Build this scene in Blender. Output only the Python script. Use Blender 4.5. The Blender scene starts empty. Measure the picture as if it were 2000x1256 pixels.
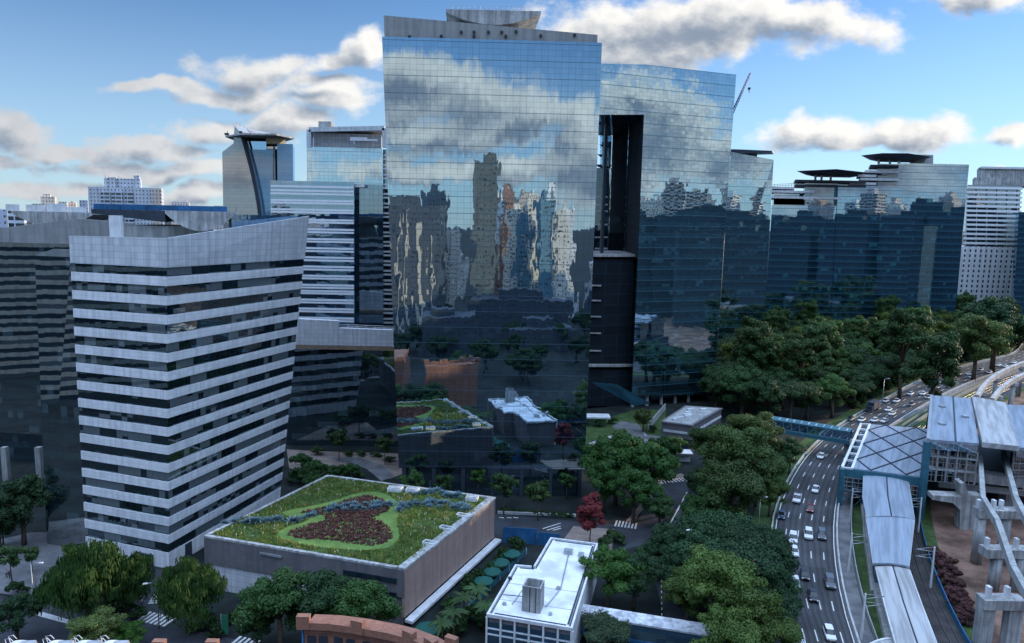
import bpy, math, random
from mathutils import Vector, Matrix, noise as mnoise
random.seed(7)
PI = math.pi
SC = bpy.context.scene
COL = SC.collection
# ---------------------------------------------------------------- camera model
FPX, CAMH, ROLL = 1400.0, 70.0, .02
PITCH = math.atan(198 / FPX)
_c, _s, _cr, _sr = math.cos(PITCH), math.sin(PITCH), math.cos(ROLL), math.sin(ROLL)
def ray(x, y):
    a, b = x - 1000, y - 628
    a, b = a * _cr + b * _sr, -a * _sr + b * _cr
    X, Y = a / FPX, -b / FPX
    return X, _c + Y * _s, -_s + Y * _c
def G(x, y, z=0.0):                       # survey: where a sight line meets level z
    d = ray(x, y); t = (z - CAMH) / d[2]
    return Vector((d[0] * t, d[1] * t, z))
def W(x, y, D):                           # survey: the point of a sight line at depth D
    d = ray(x, y); t = D / d[1]
    return Vector((d[0] * t, D, CAMH + d[2] * t))
cam_d = bpy.data.cameras.new('camera'); cam = bpy.data.objects.new('camera', cam_d); COL.objects.link(cam)
cam_d.sensor_width = 36; cam_d.lens = 36 * FPX / 2000; cam_d.clip_end = 20000; cam_d.clip_start = .5
cam.matrix_world = Matrix.Translation((0, 0, CAMH)) @ Matrix.Rotation(PI / 2 - PITCH, 4, 'X') @ Matrix.Rotation(ROLL, 4, 'Z')
SC.camera = cam
# ---------------------------------------------------------------- node helpers
class NT:
    def __init__(s, tree): s.t = tree
    def n(s, typ, ins=None, **kw):
        nd = s.t.nodes.new(typ)
        for k, v in kw.items(): setattr(nd, k, v)
        for k, v in (ins or {}).items():
            so = nd.inputs[k]
            if isinstance(v, bpy.types.NodeSocket): s.t.links.new(v, so)
            elif isinstance(v, bpy.types.Node): s.t.links.new(v.outputs[0], so)
            else: so.default_value = v
        return nd
    def m(s, op, a, b=0.0, c=0.0, clamp=False):
        return s.n('ShaderNodeMath', {0: a, 1: b, 2: c}, operation=op, use_clamp=clamp).outputs[0]
    def vm(s, op, a, b=(0, 0, 0), c=(0, 0, 0)):
        nd = s.n('ShaderNodeVectorMath', {0: a, 1: b}, operation=op)
        if op == 'MULTIPLY_ADD': 
            if isinstance(c, bpy.types.NodeSocket): s.t.links.new(c, nd.inputs[2])
            else: nd.inputs[2].default_value = c
        return nd
    def mix(s, f, a, b):
        nd = s.n('ShaderNodeMix', data_type='RGBA')
        for i, v in ((0, f), (6, a), (7, b)):
            if isinstance(v, bpy.types.NodeSocket): s.t.links.new(v, nd.inputs[i])
            else: nd.inputs[i].default_value = v if i == 0 else (tuple(v) + (1,))[:4]
        return nd.outputs[2]
    def smooth(s, x, a, b, lo=0.0, hi=1.0):
        return s.n('ShaderNodeMapRange', {0: x, 1: a, 2: b, 3: lo, 4: hi}, interpolation_type='SMOOTHSTEP').outputs[0]
def new_mat(name):
    m = bpy.data.materials.new(name); m.use_nodes = True; m.node_tree.nodes.clear()
    nt = NT(m.node_tree); out = nt.n('ShaderNodeOutputMaterial')
    return m, nt, out
def fin(nt, out, sh): nt.t.links.new(sh, out.inputs[0])
def principled(nt, col, rough=.7, metal=0.0, spec=.3, **kw):
    d = {'Base Color': col if isinstance(col, bpy.types.NodeSocket) else (tuple(col) + (1,))[:4], 'Roughness': rough, 'Metallic': metal, 'Specular IOR Level': spec}
    d.update(kw)
    return nt.n('ShaderNodeBsdfPrincipled', d).outputs[0]
def rough_mat(name, col, var=.25, scale=.4, rough=.8, metal=0.0, spec=.25, streak=0.0, objcol=False, fine=0.0):
    """plain surface with soft blotches, optional vertical rain streaks and fine grain"""
    m, nt, out = new_mat(name)
    pos = nt.n('ShaderNodeNewGeometry').outputs['Position']
    nz = nt.n('ShaderNodeTexNoise', {'Vector': pos, 'Scale': scale, 'Detail': 6.0, 'Roughness': .62}).outputs[0]
    f = nt.smooth(nz, .3, .7, 1 - var, 1 + var * .6)
    if streak:
        sv = nt.vm('MULTIPLY', pos, (1.3, 1.3, .08)).outputs[0]
        ns = nt.n('ShaderNodeTexNoise', {'Vector': sv, 'Scale': 1.0, 'Detail': 5.0}).outputs[0]
        f = nt.m('MULTIPLY', f, nt.smooth(ns, .35, .65, 1 - streak, 1.0))
    if fine:
        nf = nt.n('ShaderNodeTexNoise', {'Vector': pos, 'Scale': 5.0, 'Detail': 3.0}).outputs[0]
        f = nt.m('MULTIPLY', f, nt.smooth(nf, .3, .7, 1 - fine, 1 + fine))
    base = nt.n('ShaderNodeObjectInfo').outputs['Color'] if objcol else tuple(col) + (1,)
    colr = nt.vm('SCALE', (0, 0, 0)); 
    if objcol: nt.t.links.new(base, colr.inputs[0])
    else: colr.inputs[0].default_value = col
    nt.t.links.new(f, colr.inputs['Scale'])
    fin(nt, out, principled(nt, colr.outputs[0], rough, metal, spec))
    return m
def uvs(nt):
    uv = nt.n('ShaderNodeUVMap').outputs[0]
    sp = nt.n('ShaderNodeSeparateXYZ', {0: uv})
    return uv, sp.outputs[0], sp.outputs[1]
def grid_cells(nt, u, v, w, h):
    a, b = nt.m('DIVIDE', u, w), nt.m('DIVIDE', v, h)
    return nt.m('FLOOR', a), nt.m('FLOOR', b), nt.m('FRACT', a), nt.m('FRACT', b)
def edge_mask(nt, f, t):                  # 1 on the joint
    return nt.m('LESS_THAN', f, t)
def glass_mat(name, tint=(.72, .86, .95), w=1.6, h=1.9, fl=3.8, vis=(.006, .014, .02), span=(.012, .03, .04), blind=(.06, .1, .115),
              tilt=.004, wob=.004, refl=.5, lw=.07, lh=.08, line=(.01, .015, .02), blinds=.14, wsx=.5, wsy=.18, lk=.55, fline=None, fth=.2, spf=.42):
    m, nt, out = new_mat(name)
    uv, u, v = uvs(nt)
    cu, cv, fu, fv = grid_cells(nt, u, v, w, h)
    cell = nt.n('ShaderNodeCombineXYZ', {0: cu, 1: cv})
    wn = nt.n('ShaderNodeTexWhiteNoise', {'Vector': cell.outputs[0]}, noise_dimensions='2D')
    # floor bands seen through the pane
    ff = nt.m('FRACT', nt.m('DIVIDE', v, fl))
    sp = nt.m('LESS_THAN', ff, spf)
    room = nt.n('ShaderNodeCombineXYZ', {0: nt.m('FLOOR', nt.m('DIVIDE', u, w * 3)), 1: nt.m('FLOOR', nt.m('DIVIDE', v, fl))})
    rn = nt.n('ShaderNodeTexWhiteNoise', {'Vector': room.outputs[0]}, noise_dimensions='2D').outputs[0]
    pane = nt.m('ADD', nt.m('MULTIPLY', rn, .65), nt.m('MULTIPLY', wn.outputs[0], .35))
    bl = nt.m('GREATER_THAN', pane, 1 - blinds * 1.6)
    c = nt.mix(bl, vis, blind)
    c = nt.mix(nt.m('MULTIPLY', sp, .85), c, span)
    ns = nt.vm('MULTIPLY', uv, (wsx, wsy, 1)).outputs[0]
    nz = nt.n('ShaderNodeTexNoise', {'Vector': ns, 'Scale': 1.0, 'Detail': 2.0}).outputs[1]
    a = nt.vm('MULTIPLY', nt.vm('SUBTRACT', wn.outputs[1], (.5, .5, .5)).outputs[0], (tilt, tilt * .8, 0)).outputs[0]
    b = nt.vm('MULTIPLY', nt.vm('SUBTRACT', nz, (.5, .5, .5)).outputs[0], (wob * 2, wob * .7, 0)).outputs[0]
    nc = nt.vm('ADD', nt.vm('ADD', a, b).outputs[0], (.5, .5, 1)).outputs[0]
    nm = nt.n('ShaderNodeNormalMap', {'Color': nc, 'Strength': 1.0}).outputs[0]
    fr = nt.n('ShaderNodeFresnel', {'IOR': 1.5}).outputs[0]
    fac = nt.m('ADD', nt.m('MULTIPLY', fr, 1 - refl), refl, clamp=True)
    fac = nt.m('MULTIPLY', fac, nt.m('ADD', .94, nt.m('MULTIPLY', wn.outputs[0], .09)))
    df = nt.n('ShaderNodeBsdfDiffuse', {'Color': c}).outputs[0]
    gl = nt.n('ShaderNodeBsdfGlossy', {'Color': tuple(tint) + (1,), 'Roughness': .012, 'Normal': nm}).outputs[0]
    sh = nt.n('ShaderNodeMixShader', {0: fac, 1: df, 2: gl}).outputs[0]
    lm = nt.m('MAXIMUM', edge_mask(nt, fu, lw / w), edge_mask(nt, fv, lh / h))
    lsh = principled(nt, line, .45, 0, .4)
    sh = nt.n('ShaderNodeMixShader', {0: nt.m('MULTIPLY', lm, lk), 1: sh, 2: lsh}).outputs[0]
    if fline:
        fm = nt.m('LESS_THAN', ff, fth / fl); sh = nt.n('ShaderNodeMixShader', {0: nt.m('MULTIPLY', fm, .6), 1: sh, 2: principled(nt, fline, .5, 0, .4)}).outputs[0]
    fin(nt, out, sh)
    return m
def panel_mat(name, col=(.5, .52, .56), w=1.5, h=1.2, lw=.05, joint=.55, var=.07, rough=.5, stain=.12):
    m, nt, out = new_mat(name)
    uv, u, v = uvs(nt)
    cu, cv, fu, fv = grid_cells(nt, u, v, w, h)
    cell = nt.n('ShaderNodeCombineXYZ', {0: cu, 1: cv})
    wn = nt.n('ShaderNodeTexWhiteNoise', {'Vector': cell.outputs[0]}, noise_dimensions='2D').outputs[0]
    f = nt.m('ADD', 1 - var, nt.m('MULTIPLY', wn, 2 * var))
    lm = nt.m('MAXIMUM', edge_mask(nt, fu, lw / w), edge_mask(nt, fv, lw / h))
    f = nt.m('MULTIPLY', f, nt.m('SUBTRACT', 1.0, nt.m('MULTIPLY', lm, 1 - joint)))
    sv = nt.vm('MULTIPLY', uv, (.9, .06, 1)).outputs[0]
    ns = nt.n('ShaderNodeTexNoise', {'Vector': sv, 'Scale': 1.0, 'Detail': 5.0}).outputs[0]
    f = nt.m('MULTIPLY', f, nt.smooth(ns, .35, .6, 1 - stain, 1.0))
    cs = nt.vm('SCALE', col); nt.t.links.new(f, cs.inputs['Scale'])
    fin(nt, out, principled(nt, cs.outputs[0], rough, 0, .3))
    return m
def window_wall(name, wall=(.4, .38, .34), glass=(.02, .03, .04), w=3.2, h=3.0, x0=.25, x1=.75, y0=.3, y1=.8, objcol=False, stripes=None):
    """a far facade: openings in a wall, glossy where the glass is"""
    m, nt, out = new_mat(name)
    uv, u, v = uvs(nt)
    cu, cv, fu, fv = grid_cells(nt, u, v, w, h)
    win = nt.m('MULTIPLY', nt.m('MULTIPLY', nt.m('GREATER_THAN', fu, x0), nt.m('LESS_THAN', fu, x1)),
               nt.m('MULTIPLY', nt.m('GREATER_THAN', fv, y0), nt.m('LESS_THAN', fv, y1)))
    geo = nt.n('ShaderNodeNewGeometry')
    nzz = nt.n('ShaderNodeSeparateXYZ', {0: geo.outputs['True Normal']}).outputs[2]
    win = nt.m('MULTIPLY', win, nt.m('LESS_THAN', nt.m('ABSOLUTE', nzz), .5))
    cell = nt.n('ShaderNodeCombineXYZ', {0: cu, 1: cv})
    wn = nt.n('ShaderNodeTexWhiteNoise', {'Vector': cell.outputs[0]}, noise_dimensions='2D').outputs[0]
    nz = nt.n('ShaderNodeTexNoise', {'Vector': nt.vm('MULTIPLY', uv, (.5, .05, 1)).outputs[0], 'Scale': 1.0, 'Detail': 5.0}).outputs[0]
    base = nt.n('ShaderNodeObjectInfo').outputs['Color'] if objcol else None
    cs = nt.vm('SCALE', wall)
    if objcol: nt.t.links.new(base, cs.inputs[0])
    nt.t.links.new(nt.smooth(nz, .3, .6, .8, 1.05), cs.inputs['Scale'])
    gcol = nt.mix(nt.smooth(wn, .55, 1.0, 0, .6), glass, (.16, .17, .17))
    wl = principled(nt, cs.outputs[0], .8)
    gs = principled(nt, gcol, .08, 0, .6)
    fin(nt, out, nt.n('ShaderNodeMixShader', {0: win, 1: wl, 2: gs}).outputs[0])
    return m
def foliage_mat(name, col, col2, trans=.25):
    m, nt, out = new_mat(name)
    geo = nt.n('ShaderNodeNewGeometry')
    ri = geo.outputs['Random Per Island']
    oi = nt.n('ShaderNodeObjectInfo')
    nz = nt.n('ShaderNodeTexNoise', {'Vector': geo.outputs['Position'], 'Scale': .55, 'Detail': 3.0}).outputs[0]
    f = nt.m('ADD', nt.m('MULTIPLY', ri, .5), nt.m('MULTIPLY', nt.smooth(nz, .35, .65), .5))
    c = nt.mix(f, col, col2)
    c = nt.n('ShaderNodeMix', {0: 1.0, 6: c, 7: oi.outputs['Color']}, data_type='RGBA', blend_type='MULTIPLY').outputs[2]
    k = nt.vm('SCALE', (0, 0, 0)); nt.t.links.new(c, k.inputs[0])
    nt.t.links.new(nt.m('ADD', .75, nt.m('MULTIPLY', oi.outputs['Random'], .5)), k.inputs['Scale'])
    d = principled(nt, k.outputs[0], .6, 0, .25)
    tr = nt.n('ShaderNodeBsdfTranslucent', {'Color': k.outputs[0]}).outputs[0]
    fin(nt, out, nt.n('ShaderNodeMixShader', {0: trans, 1: d, 2: tr}).outputs[0])
    return m
# ---------------------------------------------------------------- mesh helpers
class MB:
    def __init__(s): s.v = []; s.f = []; s.mi = []; s.sm = []
    def face(s, pts, mi=0, smooth=False):
        b = len(s.v); s.v += [tuple(p) for p in pts]; s.f.append(tuple(range(b, b + len(pts)))); s.mi.append(mi); s.sm.append(smooth)
    def box(s, c, sz, rz=0.0, mi=0, top=None):
        """c = centre of the base; top = (sx, sy) scale of the upper face"""
        x, y, z = sz[0] / 2, sz[1] / 2, sz[2]; tx, ty = top or (1, 1)
        R = Matrix.Rotation(rz, 3, 'Z'); c = Vector(c)
        q = [R @ Vector(p) + c for p in ((-x, -y, 0), (x, -y, 0), (x, y, 0), (-x, y, 0), (-x * tx, -y * ty, z), (x * tx, -y * ty, z), (x * tx, y * ty, z), (-x * tx, y * ty, z))]
        for f in ((0, 3, 2, 1), (4, 5, 6, 7), (0, 1, 5, 4), (1, 2, 6, 5), (2, 3, 7, 6), (3, 0, 4, 7)): s.face([q[i] for i in f], mi)
        return s
    def hull(s, low, up, mi=0, cap=True):
        """closed prism between two rings of equal length, given counter-clockwise from above"""
        n = len(low)
        for i in range(n):
            j = (i + 1) % n; s.face([low[i], low[j], up[j], up[i]], mi)
        if cap: s.face(list(up), mi); s.face(list(low)[::-1], mi)
        return s
    def prism(s, poly, z0, z1, mi=0):
        a = sum(poly[i][0] * poly[(i + 1) % len(poly)][1] - poly[(i + 1) % len(poly)][0] * poly[i][1] for i in range(len(poly)))
        if a < 0: poly = list(poly)[::-1]
        return s.hull([Vector((p[0], p[1], z0)) for p in poly], [Vector((p[0], p[1], z1)) for p in poly], mi)
    def tube(s, pts, r, n=6, mi=0, r2=None):
        pts = [Vector(p) for p in pts]; m = len(pts); base = len(s.v)
        for i, p in enumerate(pts):
            d = (pts[min(i + 1, m - 1)] - pts[max(i - 1, 0)]).normalized()
            a = d.cross(Vector((0, 0, 1)) if abs(d.z) < .9 else Vector((1, 0, 0))).normalized(); b = d.cross(a)
            rr = r if r2 is None else r + (r2 - r) * i / max(1, m - 1)
            for k in range(n): s.v.append(tuple(p + (a * math.cos(2 * PI * k / n) + b * math.sin(2 * PI * k / n)) * rr))
        for i in range(m - 1):
            for k in range(n):
                s.f.append((base + i * n + k, base + i * n + (k + 1) % n, base + (i + 1) * n + (k + 1) % n, base + (i + 1) * n + k)); s.mi.append(mi); s.sm.append(True)
        s.f.append(tuple(base + k for k in range(n))[::-1]); s.mi.append(mi); s.sm.append(False)
        s.f.append(tuple(base + (m - 1) * n + k for k in range(n))); s.mi.append(mi); s.sm.append(False)
        return s
    def bar(s, a, b, w, h, mi=0):
        """rectangular bar from a to b (centre line), width w sideways, height h"""
        a, b = Vector(a), Vector(b); d = (b - a).normalized()
        sd = d.cross(Vector((0, 0, 1)))
        sd = sd.normalized() if sd.length > 1e-4 else Vector((1, 0, 0)); up = sd.cross(d)
        sd, up = sd * w / 2, up * h / 2
        A = [a - sd - up, a + sd - up, a + sd + up, a - sd + up]; B = [p + (b - a) for p in A]
        for i in range(4):
            j = (i + 1) % 4; s.face([A[i], B[i], B[j], A[j]][::-1], mi)
        s.face(A, mi); s.face(B[::-1], mi)
        return s
    def grid(s, rows, mi=0, smooth=True):
        base = len(s.v); n = len(rows[0])
        for r in rows: s.v += [tuple(p) for p in r]
        for i in range(len(rows) - 1):
            for k in range(n - 1):
                a = base + i * n + k; s.f.append((a, a + 1, a + n + 1, a + n)); s.mi.append(mi); s.sm.append(smooth)
        return s
    def build(s, name, mats, parent=None, world=True, uv=True):
        me = bpy.data.meshes.new(name)
        off = Vector(parent_loc(parent)) if (parent is not None and world) else Vector((0, 0, 0))
        me.from_pydata([tuple(Vector(p) - off) for p in s.v], [], s.f)
        mats = mats if isinstance(mats, (list, tuple)) else [mats]
        for m in mats: me.materials.append(m)
        me.polygons.foreach_set('material_index', s.mi); me.polygons.foreach_set('use_smooth', s.sm)
        if uv:
            ul = me.uv_layers.new(name='UVMap')
            buf = [0.0] * (2 * len(me.loops))
            for p in me.polygons:
                n = p.normal
                if abs(n.z) > .8 or (n.x == 0 and n.y == 0):
                    for li in p.loop_indices:
                        c = me.vertices[me.loops[li].vertex_index].co; buf[2 * li] = c.x + off.x; buf[2 * li + 1] = c.y + off.y
                else:
                    t = Vector((-n.y, n.x, 0)).normalized()
                    for li in p.loop_indices:
                        c = me.vertices[me.loops[li].vertex_index].co + off; buf[2 * li] = c.dot(t); buf[2 * li + 1] = c.z
            ul.data.foreach_set('uv', buf)
        me.update()
        o = bpy.data.objects.new(name, me); COL.objects.link(o)
        if parent is not None: o.parent = parent
        return o
def parent_loc(o):
    l = Vector(o.location)
    while o.parent is not None: o = o.parent; l += Vector(o.location)
    return l
def rot_uv(o, d):                            # turn a roof's surface pattern to run along direction d
    a = math.atan2(d[0], d[1]); ca, sa = math.cos(a), math.sin(a)
    for l in o.data.uv_layers[0].data: u, v = l.uv; l.uv = (u * ca - v * sa, u * sa + v * ca)
def tag(o, label=None, cat=None, group=None, kind=None):
    if label: o['label'] = label
    if cat: o['category'] = cat
    if group: o['group'] = group
    if kind: o['kind'] = kind
    return o
def thing(name, label, cat, loc=(0, 0, 0), group=None, rz=0.0):
    o = bpy.data.objects.new(name, None); COL.objects.link(o); o.empty_display_size = .5
    o.location = loc; o.rotation_euler = (0, 0, rz)
    return tag(o, label, cat, group)
def dup(root, loc=None, rz=None, sc=None, label=None, group=None, color=None):
    def cp(o, par):
        c = o.copy(); COL.objects.link(c)
        if par is not None: c.parent = par
        if color is not None and par is not None and o.get('tinted'): c.color = color
        for ch in o.children: cp(ch, c)
        return c
    r = cp(root, None)
    if loc is not None: r.location = loc
    if rz is not None: r.rotation_euler = (0, 0, rz)
    if sc is not None: r.scale = sc if isinstance(sc, (tuple, list)) else (sc, sc, sc)
    if label: r['label'] = label
    if group: r['group'] = group
    return r
# ---------------------------------------------------------------- light and sky
SUN_AZ, SUN_EL = math.radians(61), math.radians(9)
sd = bpy.data.lights.new('sun', 'SUN'); sd.energy = 3.0; sd.angle = math.radians(.5); sd.color = (1, .8, .58)
so = bpy.data.objects.new('sun', sd); COL.objects.link(so)
sdir = Vector((math.sin(SUN_AZ) * math.cos(SUN_EL), math.cos(SUN_AZ) * math.cos(SUN_EL), math.sin(SUN_EL)))
so.rotation_euler = (-sdir).to_track_quat('-Z', 'Y').to_euler(); so.location = (300, 100, 300)
world = bpy.data.worlds.new('World'); SC.world = world; world.use_nodes = True
wt = world.node_tree; wt.nodes.clear(); nt = NT(wt)
wo = nt.n('ShaderNodeOutputWorld')
sky = nt.n('ShaderNodeTexSky', sky_type='NISHITA', sun_disc=False, sun_elevation=SUN_EL, sun_rotation=SUN_AZ, altitude=700, air_density=1.0, dust_density=.15, ozone_density=5.0)
dirv = nt.n('ShaderNodeTexCoord').outputs['Generated']
sep = nt.n('ShaderNodeSeparateXYZ', {0: dirv}); dx, dy, dz = sep.outputs
ay = nt.m('MAXIMUM', nt.m('ABSOLUTE', dy), .05)
back = nt.m('LESS_THAN', dy, 0.0)
gx = nt.m('ADD', nt.m('DIVIDE', dx, ay), nt.m('MULTIPLY', back, 20.0)); gz = nt.m('DIVIDE', dz, ay)
gp = nt.n('ShaderNodeCombineXYZ', {0: gx, 1: gz}).outputs[0]
def sky_pt(x, y):
    d = ray(x, y); return d[0] / d[1], d[2] / d[1]
# cumulus banks: centre, half width and half height (bearings surveyed from the viewpoint)
FRONT = [(1390, 45, 330, 62), (1230, 95, 130, 40), (1560, 48, 190, 40), (1140, 60, 90, 60), (1330, 85, 160, 45), (1920, -12, 120, 34),
         (1590, 272, 130, 36), (1780, 262, 125, 40), (1700, 285, 150, 22), (1975, 250, 50, 26), (1990, 330, 70, 14),
         (510, 140, 150, 36), (460, 184, 150, 22), (300, 170, 100, 14), (640, 170, 100, 20),
         (290, 288, 150, 28), (150, 298, 120, 20), (430, 252, 105, 26), (25, 262, 75, 44), (560, 238, 90, 34), (330, 332, 260, 20), (90, 372, 160, 20), (410, 378, 150, 18), (20, 320, 70, 14),
         (712, 92, 44, 40), (690, 118, 60, 26), (660, 200, 90, 30)]
BACK = [(3080, 160, 520, 190), (2600, 120, 300, 120), (1900, 120, 420, 120), (3080, 225, 420, 130), (2650, 290, 260, 90), (3500, 250, 300, 120), (3000, 60, 200, 50), (1850, 190, 330, 60), (900, 150, 150, 60), (800, 200, 150, 70), (850, 165, 125, 62), (1010, 195, 190, 55), (760, 240, 190, 60), (950, 262, 300, 34), (1130, 235, 120, 40), (880, 330, 260, 26), (1080, 340, 170, 26), (560, 200, 170, 70),
        (1300, 320, 150, 110), (1230, 250, 90, 50), (1420, 380, 170, 50), (1480, 230, 110, 40), (1700, 330, 260, 60), (400, 330, 260, 44), (100, 250, 260, 70), (1650, 180, 160, 34), (2050, 300, 250, 80),
        (2400, 200, 300, 130), (2800, 320, 400, 80), (-300, 300, 300, 90), (-700, 200, 400, 140)]
cg = bpy.data.node_groups.new('cloud_field', 'ShaderNodeTree')
cg.interface.new_socket('P', in_out='INPUT', socket_type='NodeSocketVector'); cg.interface.new_socket('M', in_out='OUTPUT', socket_type='NodeSocketFloat')
cn = NT(cg); gi = cn.n('NodeGroupInput'); go = cn.n('NodeGroupOutput')
P = gi.outputs[0]
wv = cn.n('ShaderNodeTexNoise', {'Vector': P, 'Scale': 9.0, 'Detail': 3.0}).outputs[1]
PW = cn.vm('MULTIPLY_ADD', cn.vm('SUBTRACT', wv, (.5, .5, .5)).outputs[0], (.11, .075, 0), P).outputs[0]
acc = None
for off, lst in ((0, FRONT), (20, BACK)):
    for (x, y, rx, ry) in lst:
        cx, cz = sky_pt(x, y); sx, sz = FPX / (rx * 1.04), FPX / (ry * 1.06)
        L = cn.vm('LENGTH', cn.vm('MULTIPLY_ADD', PW, (sx, sz, 0), (-(cx + off) * sx, -cz * sz, 0)).outputs[0]).outputs['Value']
        acc = L if acc is None else cn.n('ShaderNodeMath', {0: acc, 1: L, 2: .22}, operation='SMOOTH_MIN').outputs[0]
fb = cn.n('ShaderNodeTexNoise', {'Vector': cn.vm('MULTIPLY', P, (1, 1.5, 1)).outputs[0], 'Scale': 19.0, 'Detail': 9.0, 'Roughness': .6}).outputs[0]
mm = cn.m('ADD', cn.m('SUBTRACT', 1.0, acc), cn.m('MULTIPLY', cn.m('SUBTRACT', fb, .5), 1.5))
cg.links.new(mm, go.inputs[0])
def cf(vec):
    g = nt.n('ShaderNodeGroup'); g.node_tree = cg; wt.links.new(vec, g.inputs[0]); return g.outputs[0]
fb2 = nt.n('ShaderNodeTexNoise', {'Vector': gp, 'Scale': 26.0, 'Detail': 5.0}).outputs[0]
m0 = cf(gp); m1 = cf(nt.vm('ADD', gp, (.02, .02, 0)).outputs[0])
dens = nt.smooth(m0, -.1, .5)
west = nt.smooth(gx, -.62, -.12, .5, 1.0)
lit = nt.m('MULTIPLY', nt.smooth(m1, .0, 1.0, 1.0, 0.0), nt.m('MULTIPLY', nt.smooth(fb2, .25, .6, .78, 1.0), west))
CLOUD_DARK, CLOUD_LIT = (.215, .265, .345), (.80, .785, .755)
ccol = nt.mix(lit, CLOUD_DARK, CLOUD_LIT)
# bright broken cloud added overhead, out of view, to lift the ambient light
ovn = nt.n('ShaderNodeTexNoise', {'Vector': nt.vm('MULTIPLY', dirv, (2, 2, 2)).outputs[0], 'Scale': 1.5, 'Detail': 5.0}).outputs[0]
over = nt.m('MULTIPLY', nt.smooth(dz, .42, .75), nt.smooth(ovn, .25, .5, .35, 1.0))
SKYK = .14
skc = nt.n('ShaderNodeHueSaturation', {'Color': sky.outputs[0], 'Saturation': .86, 'Value': 1.0}).outputs[0]
skc = nt.n('ShaderNodeMix', {0: 1.0, 6: skc, 7: (.84, .97, 1.04, 1)}, data_type='RGBA', blend_type='MULTIPLY').outputs[2]
hz = nt.m('MULTIPLY', nt.smooth(dz, .0, .3, 1.0, 0.0), .5)
skc = nt.mix(hz, skc, (3.3, 4.3, 5.2))
b1 = nt.n('ShaderNodeBackground', {'Color': skc, 'Strength': SKYK}).outputs[0]
b2 = nt.n('ShaderNodeBackground', {'Color': ccol, 'Strength': .86}).outputs[0]
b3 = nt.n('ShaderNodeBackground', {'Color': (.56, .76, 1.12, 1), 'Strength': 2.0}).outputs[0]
lowc = nt.smooth(nt.m('ABSOLUTE', dy), .1, .35)            # the banks stand ahead and behind, not abeam
x1 = nt.n('ShaderNodeMixShader', {0: nt.m('MULTIPLY', nt.m('MULTIPLY', dens, lowc), nt.m('GREATER_THAN', dz, -.02)), 1: b1, 2: b2}).outputs[0]
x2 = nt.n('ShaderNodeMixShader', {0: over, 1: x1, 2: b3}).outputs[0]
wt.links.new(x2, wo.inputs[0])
SC.view_settings.view_transform = 'Standard'; SC.view_settings.look = 'None'; SC.view_settings.exposure = .6; SC.view_settings.gamma = 1
SC.cycles.max_bounces = 6; SC.cycles.glossy_bounces = 4; SC.cycles.diffuse_bounces = 3; SC.cycles.transmission_bounces = 3
SC.cycles.caustics_reflective = False; SC.cycles.caustics_refractive = False
SC.cycles.use_denoising = True
# ---------------------------------------------------------------- materials
M = {}
M['asphalt'] = rough_mat('asphalt', (.05, .052, .058), .3, .12, .85, fine=.2)
M['asphalt_dark'] = rough_mat('asphalt_side_street', (.042, .046, .055), .3, .2, .85, fine=.2)
M['paving'] = rough_mat('paving', (.16, .16, .165), .35, .3, .85, fine=.2)
M['paving_warm'] = rough_mat('paving_warm', (.25, .2, .17), .3, .3, .85, fine=.15)
M['paint'] = rough_mat('road_paint', (.62, .62, .6), .25, 2.0, .7)
M['kerb'] = rough_mat('kerb_stone', (.42, .42, .42), .25, .8, .85)
M['soil'] = rough_mat('soil', (.017, .023, .022), .5, .15, .95, fine=.4)
M['dirt'] = rough_mat('bare_red_dirt', (.19, .115, .085), .6, .16, .95, fine=.35)
M['ballast'] = rough_mat('track_ballast', (.055, .05, .05), .4, .3, .95, fine=.4)
M['concrete'] = rough_mat('concrete', (.36, .37, .36), .22, .25, .85, streak=.25)
M['concrete_pale'] = rough_mat('concrete_pale', (.46, .46, .45), .3, .3, .88, streak=.42, fine=.08)
M['steel'] = rough_mat('galvanised_steel', (.42, .44, .46), .2, 1.0, .45, .6)
M['rail'] = rough_mat('rail_steel', (.18, .16, .15), .2, 1.0, .4, .8)
M['dark_metal'] = rough_mat('dark_metal', (.035, .045, .062), .2, 1.0, .5)
M['white'] = rough_mat('white_paint', (.7, .71, .72), .15, .5, .55, streak=.12)
M['white_roof'] = rough_mat('white_roof_membrane', (.72, .73, .75), .24, .3, .7, fine=.08)
M['black'] = rough_mat('black_rubber', (.015, .015, .016), .1, 1.0, .8)
M['teal_metal'] = rough_mat('teal_painted_steel', (.04, .135, .18), .2, .7, .5)
M['blue_panel'] = rough_mat('blue_panel', (.03, .13, .28), .3, .25, .4, streak=.2)
M['brown_soffit'] = rough_mat('brown_soffit', (.26, .19, .13), .2, .5, .7)
M['brick'] = panel_mat('brick_courses', (.3, .14, .095), .6, .3, .04, .75, .14, .85)
M['pink_wall'] = panel_mat('rose_stone_cladding', (.36, .25, .205), 1.2, .8, .03, .85, .06, .75, .2)
M['slate_wall'] = panel_mat('grey_stone_cladding', (.16, .15, .155), 1.2, .8, .04, .75, .08, .7, .2)
M['panel'] = panel_mat('white_aluminium_panel', (.6, .615, .64), 1.45, 1.25, .06, .55, .07, .42, .2)
M['panel_fine'] = panel_mat('white_spandrel_panel', (.74, .745, .76), 1.45, .8, .05, .74, .06, .42, .16)
M['crown'] = panel_mat('crown_cladding', (.3, .305, .3), 2.2, 1.6, .04, .82, .05, .7, .22)
M['glass_b'] = glass_mat('curtain_wall_silver_glass', (.66, .84, .95), 1.62, 1.32, 3.96, tilt=.001, wob=.0075, refl=.62, fline=(.045, .09, .125), fth=.17, lw=.07, lh=.08, lk=.42, vis=(.003, .009, .016), span=(.006, .018, .03), blind=(.025, .05, .065), blinds=.08, wsx=.7, wsy=.13)
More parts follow.
